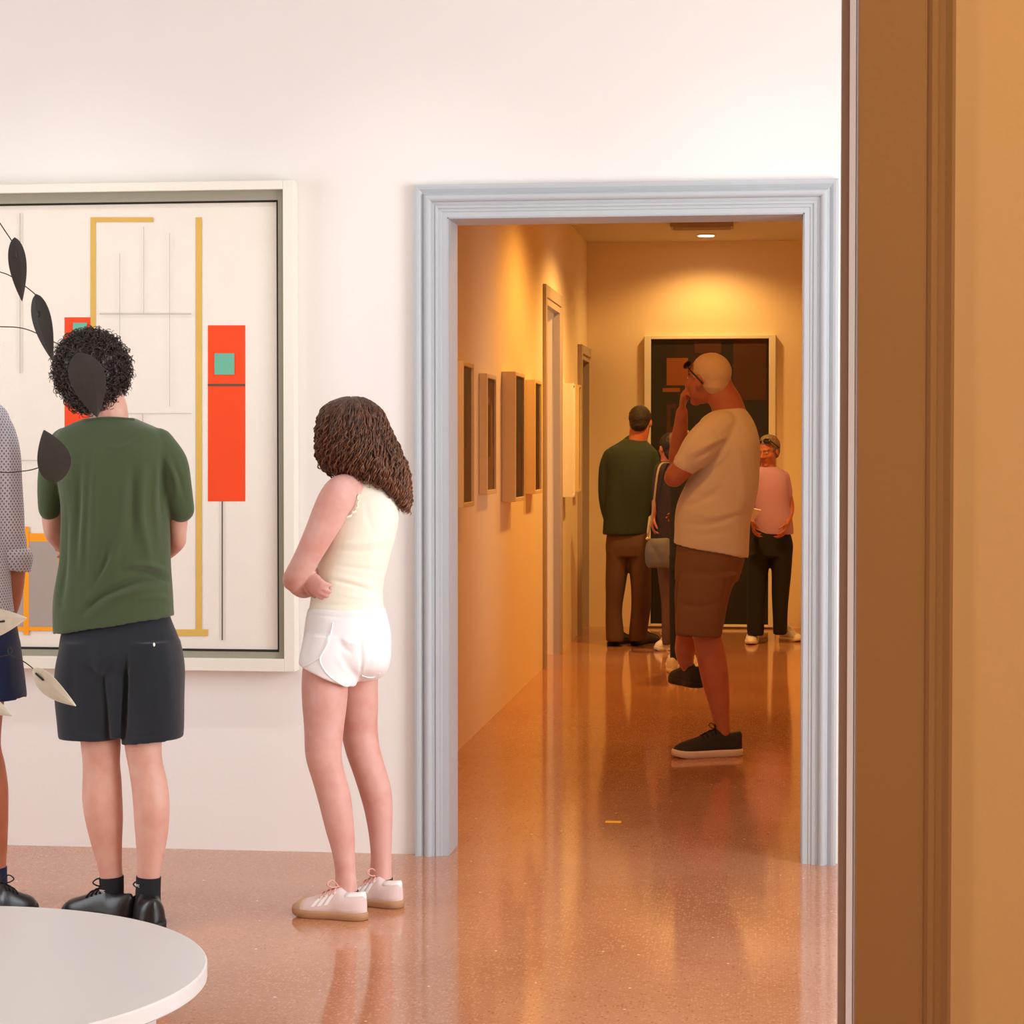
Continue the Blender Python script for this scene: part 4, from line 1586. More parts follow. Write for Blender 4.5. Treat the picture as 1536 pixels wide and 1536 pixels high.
# pull the base back from the face
mask = (relv > 0.03) & (vv[:, 2] < g.pt(530, 625).z)
vv[mask, 0] -= fdir[0] * (relv[mask] - 0.03) * 0.95
vv[mask, 1] -= fdir[1] * (relv[mask] - 0.03) * 0.95
hb.add([tuple(p) for p in vv], [tuple(p.vertices) for p in me.polygons])
hb.lock = [0.1] * len(vv)
PHF = math.atan2(0.62, -0.78)
for i in range(1000):
    ph = rnd.uniform(-PI, PI)
    da = abs((ph - PHF + PI) % (2 * PI) - PI)
    k_ = rnd.uniform(0.92, 1.05)
    y0 = rnd.choice([595, 595, 596, 596, 597, 598, 600, 604, 612, 625, 645])
    xe = 530 + 70 * math.cos(ph)
    y1 = float(np.interp(xe, [470, 505, 525, 545, 570, 600], [714, 716, 722, 738, 760, 766])) + rnd.uniform(-18, 6)
    if da < 0.62:
        if rnd.random() < 0.75:
            continue
        y0, y1 = 600, 630
    if y1 - y0 < 25:
        y0 = y1 - 40
    ys = y0 + (y1 - y0) * np.linspace(0, 1, 6) ** 1.35
    dph = rnd.uniform(-0.25, 0.25)
    pts = [hair_at(y, ph + dph * q / 5, k_ * (0.97 if q else 0.9)) for q, y in enumerate(ys)]
    L_ = sum((pts[j + 1] - pts[j]).length for j in range(5))
    curl_tube(hb, pts, rnd.uniform(0.0022, 0.0036), 0.0013, rnd.uniform(0.007, 0.015), L_ / rnd.uniform(0.03, 0.06), rnd.uniform(0, 6.28), lockv=min(1, rnd.random() ** 1.3), grow=1.1)
for i in range(190):     # ringlets in the lower half
    ph = rnd.uniform(-PI, PI)
    da = abs((ph - PHF + PI) % (2 * PI) - PI)
    if da < 0.7:
        continue
    xe = 530 + 70 * math.cos(ph)
    y1 = float(np.interp(xe, [470, 505, 525, 545, 570, 600], [716, 716, 724, 740, 762, 768])) + rnd.uniform(-30, 5)
    y0 = y1 - rnd.uniform(35, 85)
    k_ = rnd.uniform(0.97, 1.06)
    dph = rnd.uniform(-0.2, 0.2)
    pts = [hair_at(y0 + (y1 - y0) * q / 4, ph + dph * q / 4, k_ - (0.06 if q == 0 else 0)) for q in range(5)]
    L_ = sum((pts[j + 1] - pts[j]).length for j in range(4))
    curl_tube(hb, pts, rnd.uniform(0.0035, 0.005), 0.002, rnd.uniform(0.007, 0.012), L_ / rnd.uniform(0.028, 0.042), rnd.uniform(0, 6.28), lockv=rnd.uniform(0.3, 1.0), grow=0.7)
for i in range(60):      # loose flyaway strands
    ph = rnd.uniform(-PI, PI)
    y0 = rnd.uniform(625, 720)
    if abs((ph - PHF + PI) % (2 * PI) - PI) < 0.7:
        continue
    pts = [hair_at(y0, ph, 0.98), hair_at(y0 + 12, ph, 1.04), hair_at(y0 + 24, ph, 1.03)]
    curl_tube(hb, pts, 0.0016, 0.001, 0.006, 2.0, rnd.uniform(0, 6), lockv=0.8)
link('hair', hb.mesh('hair'), brown_hair, g.root)

# ------------------------------------------------------------------ man in the dotted shirt, cut by the frame
dots = dots_mat('dotted pale blue cotton', rgb(224, 226, 238), rgb(116, 120, 150), 62, 0.27)
navy_s = mat('navy cotton', rgb(22, 46, 88), rough=0.85, sheen=0.2, bump=0.08, bscale=400)
navy_k = mat('navy sock knit', rgb(30, 38, 78), rough=0.9, bump=0.15, bscale=350)
m1 = Person(-72, 1375, 6.30, 'person in a dotted pale blue shirt, navy shorts and navy socks', 0.006)
rows1 = [(-72, 590, 0, 38, .065), (-72, 600, 0, 64, .085), (-72, 618, 0, 84, .11), (-72, 650, 0, 90, .125), (-72, 720, 0, 86, .13), (-72, 800, 0, 84, .13), (-72, 880, 0, 88, .13), (-70, 930, 0, 92, .13)]
mb = MB()
m1.stack(mb, rows1, hollow=0.01)
sl = [(-12, 628, 0, 24), (-4, 650, 0, 28), (2, 690, 0, 29), (6, 740, .01, 28), (10, 795, .03, 27), (15, 818, .05, 26)]
m1.tube(mb, sl)
m1.tube(mb, [(-144 - (p[0] + 0), p[1], p[2], p[3]) for p in sl])
F_ = [([(10, 640), (16, 700), (14, 760)], 5, .004), ([(0, 660), (4, 730), (10, 790)], 5, -.005), ([(20, 800), (28, 812), (35, 818)], 4, -.004)]
simple_cloth(m1, 'shirt', mb, dots, F_, ripple=0.002, rs=24, smooth=3, seed=1.0)
mb = MB()
m1.stack(mb, [(17, 822, .05, 27, .05), (19, 830, .05, 29.5, .056), (20, 842, .055, 29, .056), (19, 856, .06, 27, .05, -3)], e=2.0, hollow=0.006)
me = remesh(mb, 'cuff', 0.005, 2)
folds(me, [], 0.002, 40, 2)
link('cuff', me, dots, bpy.data.objects['shirt'])
mb = MB()
m1.stack(mb, [(-70, 905, 0, 88, .12), (-69, 950, 0, 96, .13), (-69, 985, 0, 98, .13)])
m1.stack(mb, [(-22, 960, 0, 48, .12), (-17, 1000, 0, 48, .11), (-10, 1053, 0, 48, .105, 5)], hollow=0.009)
m1.stack(mb, [(-118, 960, 0, 48, .12), (-122, 1000, 0, 48, .11), (-124, 1053, 0, 48, .105, -5)], hollow=0.009)
simple_cloth(m1, 'shorts', mb, navy_s, [([(-60, 980), (-64, 1020), (-66, 1055)], 5, -.008), ([(10, 960), (14, 1000), (18, 1040)], 6, .003)], ripple=0.0015, rs=22)
leg1 = [(-26, 985, 0, 40), (-27, 1060, 0, 32), (-25, 1118, 0, 26), (-20, 1150, 0, 27.5), (-18, 1185, -.01, 30), (-17, 1230, -.01, 29), (-14, 1270, 0, 25), (-11, 1302, 0, 20), (-8, 1335, 0, 18), (-8, 1362, 0, 18)]
leg2 = [(-144 - p[0] + 4, p[1], p[2] + 0.02, p[3]) for p in leg1]
R1 = basis((-0.1, 1, 0))
h1 = m1.pt(-78, 515)
mb = MB()
m1.stack(mb, rows1, shrink=0.86)
m1.stack(mb, [(-70, 900, 0, 80, .105), (-69, 950, 0, 86, .11), (-69, 1000, 0, 84, .11)])
m1.tube(mb, [(-74, 620, 0, 32), (-75, 590, 0, 30), (-77, 555, .01, 30), (-78, 530, .01, 31)])
m1.tube(mb, leg1)
m1.tube(mb, leg2)
m1.tube(mb, [(-10, 650, 0, 22), (4, 730, 0.01, 20), (12, 800, .04, 18), (18, 830, .06, 18.5), (20, 860, .07, 18), (18, 895, .08, 15.5), (12, 925, .09, 11.5)])
m1.tube(mb, [(-134, 650, 0, 22), (-148, 730, 0.01, 20), (-156, 800, .04, 18), (-162, 830, .06, 18.5), (-164, 860, .07, 18), (-162, 895, .08, 15.5), (-156, 925, .09, 11.5)])
hand(mb, m1.pt(11, 928, .09), (-0.35, 0.2, -1), (-1, 0, 0.2), 1, curl=0.3)
hand(mb, m1.pt(-155, 928, .09), (0.35, 0.2, -1), (1, 0, 0.2), -1, curl=0.3)
head(mb, h1, 0.228, R1)
me = remesh(mb, 'body', 0.006, 3)
face_paint(me, h1, 0.228, R1, rgb(198, 128, 96))
link('body', me, SK3, m1.root)
sock(m1, leg1, 1300, 1364, navy_k)
sock(m1, leg2, 1300, 1364, navy_k)
shoe(m1, G(-30, 1383), G(52, 1367), bs)
shoe(m1, G(-130, 1383), G(-175, 1368), bs)


def cap_hair(per, c, H, R, m, drop=0.0, full=1.0, name='hair', voxel=0.006, amp=0.003):
    """short hair: a shell over the skull, open at the face"""
    mb = MB()
    mb.ell(Vector(c) + R @ (Vector((0, -0.095, 0.145)) * H), [q * H * full for q in (0.355, 0.415, 0.385)], R, 28, 18)
    mb.ell(Vector(c) + R @ (Vector((0, -0.22, -0.06 - drop)) * H), [q * H * full for q in (0.285, 0.25, 0.26)], R, 24, 16)
    me = remesh(mb, name, voxel, 3)
    v, n = get_vn(me)
    Ri = np.array(R.inverted())
    q = (v - np.array(c)) @ Ri.T / H
    # pull the shell inside the head over the face
    f = np.clip((q[:, 1] - 0.14) / 0.08, 0, 1) * np.clip((0.30 - q[:, 2]) / 0.08, 0, 1)
    f = np.maximum(f, np.clip((q[:, 1] + 0.02) / 0.05, 0, 1) * np.clip((0.02 - q[:, 2]) / 0.05, 0, 1))
    q2 = q * (1 - 0.35 * f[:, None])
    v2 = (q2 * H) @ np.array(R).T + np.array(c)
    dd = np.array([mnoise.noise(Vector(p) * 70) * amp for p in v])
    set_v(me, v2 + n * dd[:, None])
    return link(name, me, m, per.root)


cap_hair(m1, h1, 0.228, R1, short_dark)

# ------------------------------------------------------------------ man in the white T-shirt in the corridor
white_t = mat('white T-shirt cotton', rgb(214, 200, 180), rough=0.9, sheen=0.2, bump=0.1, bscale=300)
khaki = mat('brown cotton twill', rgb(122, 88, 60), rough=0.9, bump=0.1, bscale=300)
dshoe = mat('dark mesh trainer', rgb(40, 38, 40), rough=0.7, bump=0.15, bscale=300)
w = Person(1060, 1132, 9.92, 'person in a white t-shirt and brown shorts, hand to chin and sunglasses pushed up', 0.006)
wrows = [(1099.5, 610, 0, 16, .06), (1096, 616, 0, 25, .085), (1091, 628, 0, 38, .12), (1090, 645, 0, 46, .16), (1092, 668, 0, 48, .18), (1091, 700, 0, 49, .18), (1084, 725, 0, 55, .18),
         (1076, 750, 0, 58, .18), (1070, 775, 0, 57, .18), (1068, 800, 0, 56.5, .18), (1066, 826, 0, 56, .175, -10)]
mb = MB()
w.stack(mb, wrows, hollow=0.012)
w.tube(mb, [(1082, 640, -.10, 25), (1066, 654, -.14, 28), (1048, 674, -.17, 25.5), (1034, 690, -.17, 21), (1029, 695, -.17, 19.5)])
w.tube(mb, [(1085, 640, .12, 25), (1066, 658, .15, 26), (1046, 680, .19, 21)])
F_ = [([(1020, 760), (1050, 752), (1085, 728)], 5, -.007), ([(1025, 785), (1065, 786), (1115, 770)], 5, -.006), ([(1090, 640), (1110, 690), (1118, 740)], 6, .006), ([(1040, 690), (1062, 678), (1090, 662)], 4, -.008), ([(1035, 682), (1060, 668), (1092, 655)], 4, .006), ([(1066, 700), (1080, 690), (1095, 670)], 4, .006),
      ([(1035, 740), (1060, 745), (1090, 740)], 6, -.004), ([(1040, 770), (1070, 775), (1105, 765)], 6, .004), ([(1030, 800), (1060, 802), (1100, 795)], 6, -.004),
      ([(1110, 680), (1115, 730), (1105, 780)], 6, .004), ([(1070, 640), (1078, 655), (1080, 670)], 2.5, -.003)]
simple_cloth(w, 't_shirt', mb, white_t, F_, ripple=0.0025, rs=18, smooth=3)
mb = MB()
w.stack(mb, [(1068, 815, 0, 53, .165), (1064, 845, 0, 51, .165), (1060, 872, 0, 47, .16)])
w.stack(mb, [(1064, 860, -.07, 43, .13), (1056, 890, -.08, 39.5, .125), (1051, 925, -.09, 36, .12), (1047.5, 953, -.09, 33.5, .115, -2)], hollow=0.012)
w.stack(mb, [(1058, 860, .09, 43, .12), (1049, 890, .12, 38, .12), (1043, 925, .17, 31, .115), (1040, 953, .2, 27, .11)], hollow=0.012)
simple_cloth(w, 'shorts', mb, khaki, [([(1020, 905), (1045, 910), (1075, 905)], 4, -.006), ([(1085, 860), (1090, 880), (1084, 900)], 4, -.008), ([(1040, 870), (1042, 910), (1040, 945)], 6, .004)],
             ripple=0.002, rs=18)
Rw = basis((-0.86, 0.50, 0.04), Vector((-0.02, 0.0, 1)))
hw = w.pt(1060, 570)
wleg = [(1056, 880, -.08, 32), (1055, 920, -.09, 27), (1061, 955, -.09, 22), (1067, 985, -.085, 22.3), (1073, 1020, -.08, 20.8), (1078, 1050, -.08, 16.8), (1081, 1074, -.08, 13.6), (1083, 1090, -.08, 12), (1084, 1100, -.08, 11.5)]
wleg2 = [(1052, 880, .12, 32), (1042, 920, .2, 26), (1032, 955, .27, 19), (1028, 975, .28, 17), (1028, 988, .27, 14), (1031, 999, .25, 11), (1033, 1003, .25, 10)]
mb = MB()
w.stack(mb, wrows[2:], shrink=0.86)
w.stack(mb, [(1066, 815, 0, 48, .14), (1062, 870, 0, 44, .14)])
w.tube(mb, [(1097, 628, 0, 25), (1090, 606, 0, 24), (1080, 588, 0, 23), (1074, 575, 0, 24)])
w.tube(mb, wleg)
w.tube(mb, wleg2)
w.tube(mb, [(1075, 650, -.13, 19), (1050, 674, -.165, 18.5), (1030, 697, -.17, 16.5), (1014, 713, -.16, 15.5), (1011, 716, -.145, 15)])
w.tube(mb, [(1011, 716, -.14, 14.5), (1012, 712, -.05, 14), (1014, 704, .06, 11), (1015, 700, .14, 9)])
hand(mb, w.pt(1015, 699, .14), (0.05, 1, 0.15), (0.3, 0, 1), 1, curl=0.5)
w.tube(mb, [(1072, 650, .14, 18), (1048, 672, .19, 16.5), (1026, 690, .20, 14.5), (1016, 690, .19, 13.5), (1018, 665, .16, 13), (1021, 640, .12, 11), (1023, 618, .08, 9)])
hand(mb, w.pt(1023, 616, .075), (0.1, -0.35, 1), (0.9, -0.2, 0.1), 1, L=0.17, curl=0.85)
head(mb, hw, 0.243, Rw)
me = remesh(mb, 'body', 0.0055, 3)
smooth_zone(me, 0.02, 0.75)
face_paint(me, hw, 0.243, Rw, rgb(214, 132, 100))
link('body', me, SK4, w.root)
grey_hair = mat('short grey hair', rgb(206, 178, 146), rough=0.7, bump=0.4, bscale=200)
cap_hair(w, hw, 0.243, Rw, grey_hair, full=0.985, amp=0.0015)
ws = dict(upper=dshoe, sole=0.034, solem=whitesole, laces=blacklace, rise=1.15)
shoe(w, G(1113, 1133), G(1009, 1137), ws, width=1.12)
a_ = w.pt(1034, 1010, .23)
zf = W(1030, 1029, 10.17).z
shoe(w, (a_.x + 0.05, a_.y - 0.07), (a_.x - 0.085, a_.y + 0.19), dict(upper=dshoe, sole=0.034, solem=blacksole), z0=zf)
# sunglasses on the forehead
glass = mat('dark plastic', rgb(22, 20, 20), rough=0.3)
sg = empty('sunglasses', w.root.location)
sg.parent = w.root
sg.location = (0, 0, 0)


def hp(x, y, z):
    return hw + Rw @ (Vector((x, y, z)) * 0.243)


for s_ in (-1, 1):
    mb = MB()
    mb.tube([hp(s_ * 0.30, 0.26, 0.24), hp(s_ * 0.36, 0.1, 0.13), hp(s_ * 0.365, -0.03, 0.03), hp(s_ * 0.35, -0.12, -0.06)], [(0.0035, 0.005)] * 4, n=8, k=4)
    link('temple', mb.mesh('temple'), glass, sg)
mb = MB()
mb.tube([hp(-0.04, 0.36, 0.30), hp(0, 0.37, 0.31), hp(0.04, 0.36, 0.30)], [0.003] * 3, n=8, k=3)
link('bridge', mb.mesh('bridge'), glass, sg)
for s_ in (-1, 1):
    mb = MB()
    mb.ell(hp(s_ * 0.165, 0.335, 0.28), [0.243 * q for q in (0.13, 0.028, 0.095)], Rw @ Matrix.Rotation(0.55, 3, 'X'), 20, 10)
    link('lens', mb.mesh('lens'), glass, sg)

# ------------------------------------------------------------------ man in the dark green shirt at the corridor end
dgreen = mat('dark green cotton', rgb(46, 56, 48), rough=0.9, bump=0.1, bscale=200)
brownt = mat('brown trousers cloth', rgb(94, 68, 54), rough=0.9, bump=0.1, bscale=200)
n1 = Person(942, 966, 15.35, 'person in a dark green shirt and brown trousers at the corridor end', 0.008)
grows = [(952, 660, 0, 17, .07), (950, 666, 0, 25, .085), (947, 675, 0, 36, .11), (946, 690, 0, 39, .125), (945, 715, 0, 37, .13), (942, 745, 0, 35, .13), (939, 778, 0, 34, .13), (937, 802, 0, 33, .13)]
mb = MB()
n1.stack(mb, grows, hollow=0.014)
n1.tube(mb, [(916, 684, 0, 11.5), (909, 703, 0, 11), (906.5, 735, 0, 9.5), (908, 760, .0, 8.5), (911, 776, .02, 7.5)])
n1.tube(mb, [(976, 683, 0, 11.5), (981, 703, 0, 10.5), (979, 735, .02, 9.5), (975, 760, .08, 8.5), (966, 772, .18, 8)])
n1.tube(mb, [(938, 663, 0, 5), (945, 659, 0, 6), (953, 658, .0, 7), (962, 660, 0, 6), (967, 664, .02, 5)], n=10)
simple_cloth(n1, 'shirt', mb, dgreen, [([(950, 690), (948, 730), (944, 780)], 6, .006), ([(930, 700), (930, 750), (926, 790)], 5, -.006), ([(966, 700), (964, 750), (958, 790)], 5, -.006)], ripple=0.003, rs=14)
mb = MB()
n1.stack(mb, [(940, 790, 0, 28, .1), (941, 806, 0, 31.5, .115), (942, 820, 0, 34, .125), (943, 835, 0, 34, .12)])
n1.stack(mb, [(927, 825, 0, 18.5, .11), (925.5, 850, 0, 17, .1), (923, 884, 0, 14.5, .09), (920.5, 921, 0, 12.5, .08), (923, 961, -.01, 13.5, .085)])
n1.stack(mb, [(960, 825, 0, 18, .11), (960.5, 850, 0, 17, .1), (962, 884, 0, 15, .09), (961, 921, 0, 14.5, .085), (956, 961, .02, 13, .085)])
simple_cloth(n1, 'trousers', mb, brownt, [([(926, 850), (922, 900), (921, 945)], 4, .005)], ripple=0.003, rs=14, seed=3)
Rn = basis((0.2, 0.98, 0))
hn = n1.pt(961, 633)
mb = MB()
n1.stack(mb, grows[2:], shrink=0.85)
n1.tube(mb, [(953, 672, 0, 15), (957, 658, 0, 14.5), (960, 640, 0, 15)])
n1.tube(mb, [(924, 820, 0, 13), (922, 880, 0, 10), (921, 935, 0, 8), (922, 950, 0, 8)])
n1.tube(mb, [(960, 820, 0, 13), (962, 880, 0, 10), (960, 930, .02, 8), (958, 948, .02, 8)])
n1.tube(mb, [(916, 690, 0, 9), (907, 735, 0, 7.5), (911, 778, .02, 5.5)])
n1.tube(mb, [(977, 690, 0, 9), (979, 735, 0.02, 7.5), (962, 774, .2, 5.5)])
hand(mb, n1.pt(911, 779, .02), (0.2, 0.2, -1), (1, 0, 0), 1, curl=0.3)
hand(mb, n1.pt(961, 774, .2), (-0.9, 0.3, 0), (0, -1, 0), 1, curl=0.4)
head(mb, hn, 0.228, Rn)
me = remesh(mb, 'body', 0.0065, 2)
face_paint(me, hn, 0.228, Rn, rgb(214, 132, 100))
link('body', me, SK4, n1.root)
cap_hair(n1, hn, 0.228, Rn, short_dark)
shoe(n1, G(914, 969), G(946, 962), bs)
shoe(n1, G(949, 968), G(986, 962), bs)

# ------------------------------------------------------------------ two women half hidden behind the white T-shirt
plum = mat('dark plum cloth', rgb(48, 36, 42), rough=0.9, bump=0.1, bscale=200)
navy_t = mat('navy trousers cloth', rgb(38, 44, 66), rough=0.9, bump=0.1, bscale=200)
blk_hair = mat('black hair', rgb(24, 20, 18), rough=0.5, bump=0.5, bscale=120)
brn_hair = mat('dull brown hair', rgb(140, 104, 78), rough=0.6, bump=0.5, bscale=120)


def background_person(px, py, Y, label, cx, top, rows, legs, heights, hd, H, fwd, cloth, tr, hair, skin, col, shoes, arms, voxel=0.0085, drop=0.12, cname='jacket'):
    p = Person(px, py, Y, label, voxel)
    mb = MB()
    p.stack(mb, rows, hollow=0.014)
    for a in arms:
        p.tube(mb, a[0])
    simple_cloth(p, cname, mb, cloth, [], ripple=0.003, rs=14, seed=px * 0.01)
    mb = MB()
    for st in legs[0]:
        p.stack(mb, st)
    simple_cloth(p, 'trousers', mb, tr, [], ripple=0.0025, rs=14)
    R = basis(fwd)
    hc_ = p.pt(*hd)
    mb = MB()
    p.stack(mb, rows[1:], shrink=0.85)
    r0 = rows[0]
    p.tube(mb, [(r0[0], r0[1] + 12, r0[2], 0.062 / p.s), (r0[0], r0[1] - 3, r0[2], 0.056 / p.s), (hd[0], hd[1] + 6, hd[2], 0.058 / p.s)])
    for lg in legs[1]:
        p.tube(mb, lg)
    for a in arms:
        p.tube(mb, a[1])
        hand(mb, p.pt(*a[1][-1][:3]), a[2], a[3], a[4], L=0.175, curl=0.5)
    head(mb, hc_, H, R)
    me = remesh(mb, 'body', 0.0052, 2)
    face_paint(me, hc_, H, R, col)
    link('body', me, skin, p.root)
    cap_hair(p, hc_, H, R, hair, drop=drop, full=1.03)
    for sh_, tt, st in shoes:
        shoe(p, sh_, tt, st)
    return p


whs = dict(upper=whiteshoe, sole=0.026, solem=whitesole, laces=white_l)
cw = background_person(
    1002, 972, 15.05, 'person in a dark plum jacket and brown trousers, beside the dark green shirt', 1002, 0,
    [(1003, 690, 0, 10, .05), (1003, 695, 0, 16, .07), (1002, 704, 0, 21, .1), (1002, 730, 0, 20, .11), (1001, 780, 0, 20, .11), (1000, 832, 0, 21, .12)],
    ([[(1001, 825, 0, 20, .11), (1001, 850, 0, 19, .11)], [(996, 845, -.02, 10.5, .07), (999, 900, -.02, 8, .06), (1000, 967, -.02, 7, .055)],
      [(1010, 845, .04, 10.5, .07), (1011, 900, .05, 8, .06), (1011, 963, .06, 6.5, .055)]],
     [[(996, 850, -.02, 9), (1000, 945, -.02, 5), (1000, 957, -.02, 5)], [(1010, 850, .04, 9), (1011, 945, .06, 5), (1011, 955, .06, 5)]]), 0,
    (1003, 672, 0), 0.2, (-0.6, 0.8, 0), plum, brownt, blk_hair, SK4, rgb(214, 132, 100),
    [(G(1006, 975.5), G(982, 976), whs), (G(1016, 972.5), G(996, 972), whs)],
    [([(988, 706, -.04, 7), (983, 735, -.06, 6.5), (982, 765, -.06, 5.5)], [(988, 708, -.04, 5.5), (983, 740, -.06, 5), (981, 772, -.07, 3.8)], (-0.1, 0, -1), (1, 0, 0), 1),
     ([(1018, 706, .06, 7), (1022, 740, .08, 6.5), (1020, 770, .1, 5.5)], [(1018, 708, .06, 5.5), (1022, 742, .08, 5), (1020, 776, .1, 3.8)], (0, 0.2, -1), (-1, 0, 0), 1)])

background_person(
    1022, 1008, 13.6, 'person in narrow navy trousers and white shoes, mostly hidden behind the white t-shirt', 1022, 0,
    [(1027, 698, 0, 11, .05), (1027, 703, 0, 18, .07), (1026, 714, 0, 22, .1), (1025, 740, 0, 20, .11), (1024, 790, 0, 19, .11), (1023, 838, 0, 19, .12)],
    ([[(1023, 830, 0, 19, .11), (1023, 855, 0, 18.5, .11)], [(1013, 850, 0, 9.5, .07), (1011, 900, 0, 7.5, .055), (1010, 1000, 0, 5, .045)],
      [(1033, 850, 0, 9.5, .07), (1035, 900, 0, 8, .055), (1035, 1000, 0, 6, .045)]],
     [[(1013, 850, 0, 8), (1010, 995, 0, 4), (1010, 1004, 0, 4)], [(1033, 850, 0, 8), (1035, 995, 0, 4.5), (1035, 1004, 0, 4.5)]]), 0,
    (1023, 668, 0), 0.205, (0.25, 0.97, 0), navy_t, navy_t, brn_hair, SK4, rgb(214, 132, 100),
    [(G(1008, 1010), G(1010, 996), whs), (G(1036, 1010), G(1037, 996), whs)],
    [([(1009, 714, 0, 7), (1012, 750, .05, 6.5), (1020, 770, .15, 5.5)], [(1009, 716, 0, 5.5), (1012, 750, .05, 5), (1026, 772, .18, 4)], (0.9, 0.2, 0), (0, -1, 0), 1),
     ([(1044, 714, 0, 7), (1045, 750, .05, 6.5), (1038, 770, .15, 5.5)], [(1044, 716, 0, 5.5), (1045, 750, .05, 5), (1034, 774, .18, 4)], (-0.9, 0.2, 0), (0, -1, 0), -1)], drop=0.2)

# grey handbag hanging from the plum jacket
bagm = mat('grey bag leather', rgb(98, 92, 90), rough=0.6, bump=0.1, bscale=150)
strapm = mat('pale bag strap', rgb(150, 130, 110), rough=0.6)
YB = 14.78
hb_ = W(988, 853, YB)
bag = empty('handbag', hb_, 'soft grey handbag hanging beside the brown trousers in the corridor', 'bag')
mb = MB()
rows = []
for py, hw_, hd_ in ((807, 15, .035), (815, 18.5, .05), (830, 20.5, .06), (845, 20, .06), (852, 16, .045)):
    c_ = W(988, py, YB)
    s_ = 15.1 / F
    rows.append([(c_.x + hw_ * s_ * math.copysign(abs(math.cos(a)) ** 0.7, math.cos(a)), c_.y + hd_ * math.sin(a), c_.z) for a in np.linspace(0, 2 * PI, 25)[:-1]])
mb.loft(rows)
me = remesh(mb, 'body', 0.008, 4)
folds(me, [([(975, 815), (985, 830), (990, 845)], 4, -.008)], 0.003, 20)
link('body', me, bagm, bag)
mb = MB()
mb.tube([W(971, 808, YB), W(979, 768, YB), W(988, 702, YB + 0.02), W(1003, 694, YB + 0.2)], [(0.007, 0.003)] * 4, n=8, k=5)
link('strap', mb.mesh('strap'), strapm, bag)
mb = MB()
mb.ell(W(971, 808, YB - 0.02), (0.012, 0.008, 0.012))
link('buckle', mb.mesh('buckle'), mat('brass', rgb(220, 190, 130), rough=0.3, metal=0.9), bag)

# ------------------------------------------------------------------ woman in the pink top
pink = mat('pink knit', rgb(182, 138, 176), rough=0.9, bump=0.15, bscale=200)
blackt = mat('black trousers cloth', rgb(26, 24, 24), rough=0.9, bump=0.1, bscale=200)
fairhair = mat('greying hair', rgb(120, 96, 78), rough=0.6, bump=0.5, bscale=120)
pk = background_person(
    1155, 962, 15.75, 'person in a pink top and black trousers at the corridor end', 1155, 0,
    [(1152, 700, 0, 13, .06), (1153, 704, 0, 20, .08), (1155, 713, 0, 26, .1), (1157, 730, 0, 27, .115), (1158, 757, 0, 27, .12), (1160, 782, 0, 28.5, .125), (1162, 801, 0, 28, .12)],
    ([[(1159, 790, 0, 23, .1), (1158, 803, 0, 28, .112), (1157, 818, 0, 32, .12), (1156, 835, 0, 32, .12)], [(1139, 830, 0, 17, .11), (1137, 860, 0, 15.5, .095), (1134, 900, -.02, 14, .085), (1133, 953, -.05, 12.5, .085)],
      [(1172, 830, 0, 16.5, .11), (1172, 860, 0, 15, .095), (1170, 900, 0, 12.5, .08), (1170, 952, 0, 10.5, .075)]],
     [[(1139, 830, 0, 13), (1134, 900, -.02, 9), (1133, 945, -.04, 7)], [(1172, 830, 0, 13), (1170, 900, 0, 9), (1170, 942, 0, 7)]]), 0,
    (1152, 677, -.02), 0.222, (-0.5, -0.85, -0.25), pink, blackt, fairhair, SK4, rgb(214, 132, 100),
    [(G(1132, 953), G(1126, 968), whs), (G(1171, 960), G(1200, 963), whs)],
    [([(1176, 714, 0, 8), (1181, 735, 0, 7.5), (1182, 745, 0, 7)], [(1176, 716, 0, 6.5), (1183, 745, .01, 6), (1186, 765, .0, 5.5), (1181, 785, -.1, 4.2)], (-0.3, -0.5, -0.8), (-1, 0, 0), -1),
     ([(1134, 714, 0, 8), (1128, 735, 0, 7.5), (1127, 748, -.02, 7)], [(1134, 716, 0, 6.5), (1127, 745, -.02, 6), (1125, 765, -.06, 5.5), (1129, 780, -.16, 4.2)], (0.1, -0.4, -0.9), (1, 0, 0), 1)],
    drop=0.0, cname='t_shirt')
sg2 = empty('sunglasses', (0, 0, 0))
sg2.parent = pk.root
Rp = basis((-0.5, -0.85, -0.25))
hp_ = pk.pt(1152, 677, -.02)
for s_ in (-1, 1):
    mb = MB()
    mb.ell(hp_ + Rp @ (Vector((s_ * 0.17, 0.27, 0.43)) * 0.222), [0.222 * q for q in (0.14, 0.03, 0.09)], Rp @ Matrix.Rotation(0.6, 3, 'X'), 18, 10)
    link('lens', mb.mesh('lens'), glass, sg2)
for s_ in (-1, 1):
    mb = MB()
    mb.tube([hp_ + Rp @ (Vector(q) * 0.222) for q in ((s_ * 0.30, 0.25, 0.41), (s_ * 0.375, 0.1, 0.25), (s_ * 0.38, -0.1, 0.1))], [0.004] * 3, n=8, k=3)
    link('temple', mb.mesh('temple'), glass, sg2)
# phone in her hand
ph_ = pk.pt(1128, 772, -.29)
mb = MB()
mb.box((-0.038, -0.004, -0.075), (0.038, 0.004, 0.075))
me = bevel_mesh(mb.mesh('leaflet'), 0.002)
me.transform(Matrix.Translation(ph_) @ Matrix.Rotation(0.9, 4, 'X') @ Matrix.Rotation(0.4, 4, 'Y'))
o = link('leaflet', me, whiteprint, loc=ph_, smooth=False)
tag(o, 'small white leaflet held by the person in the pink top', 'leaflet')

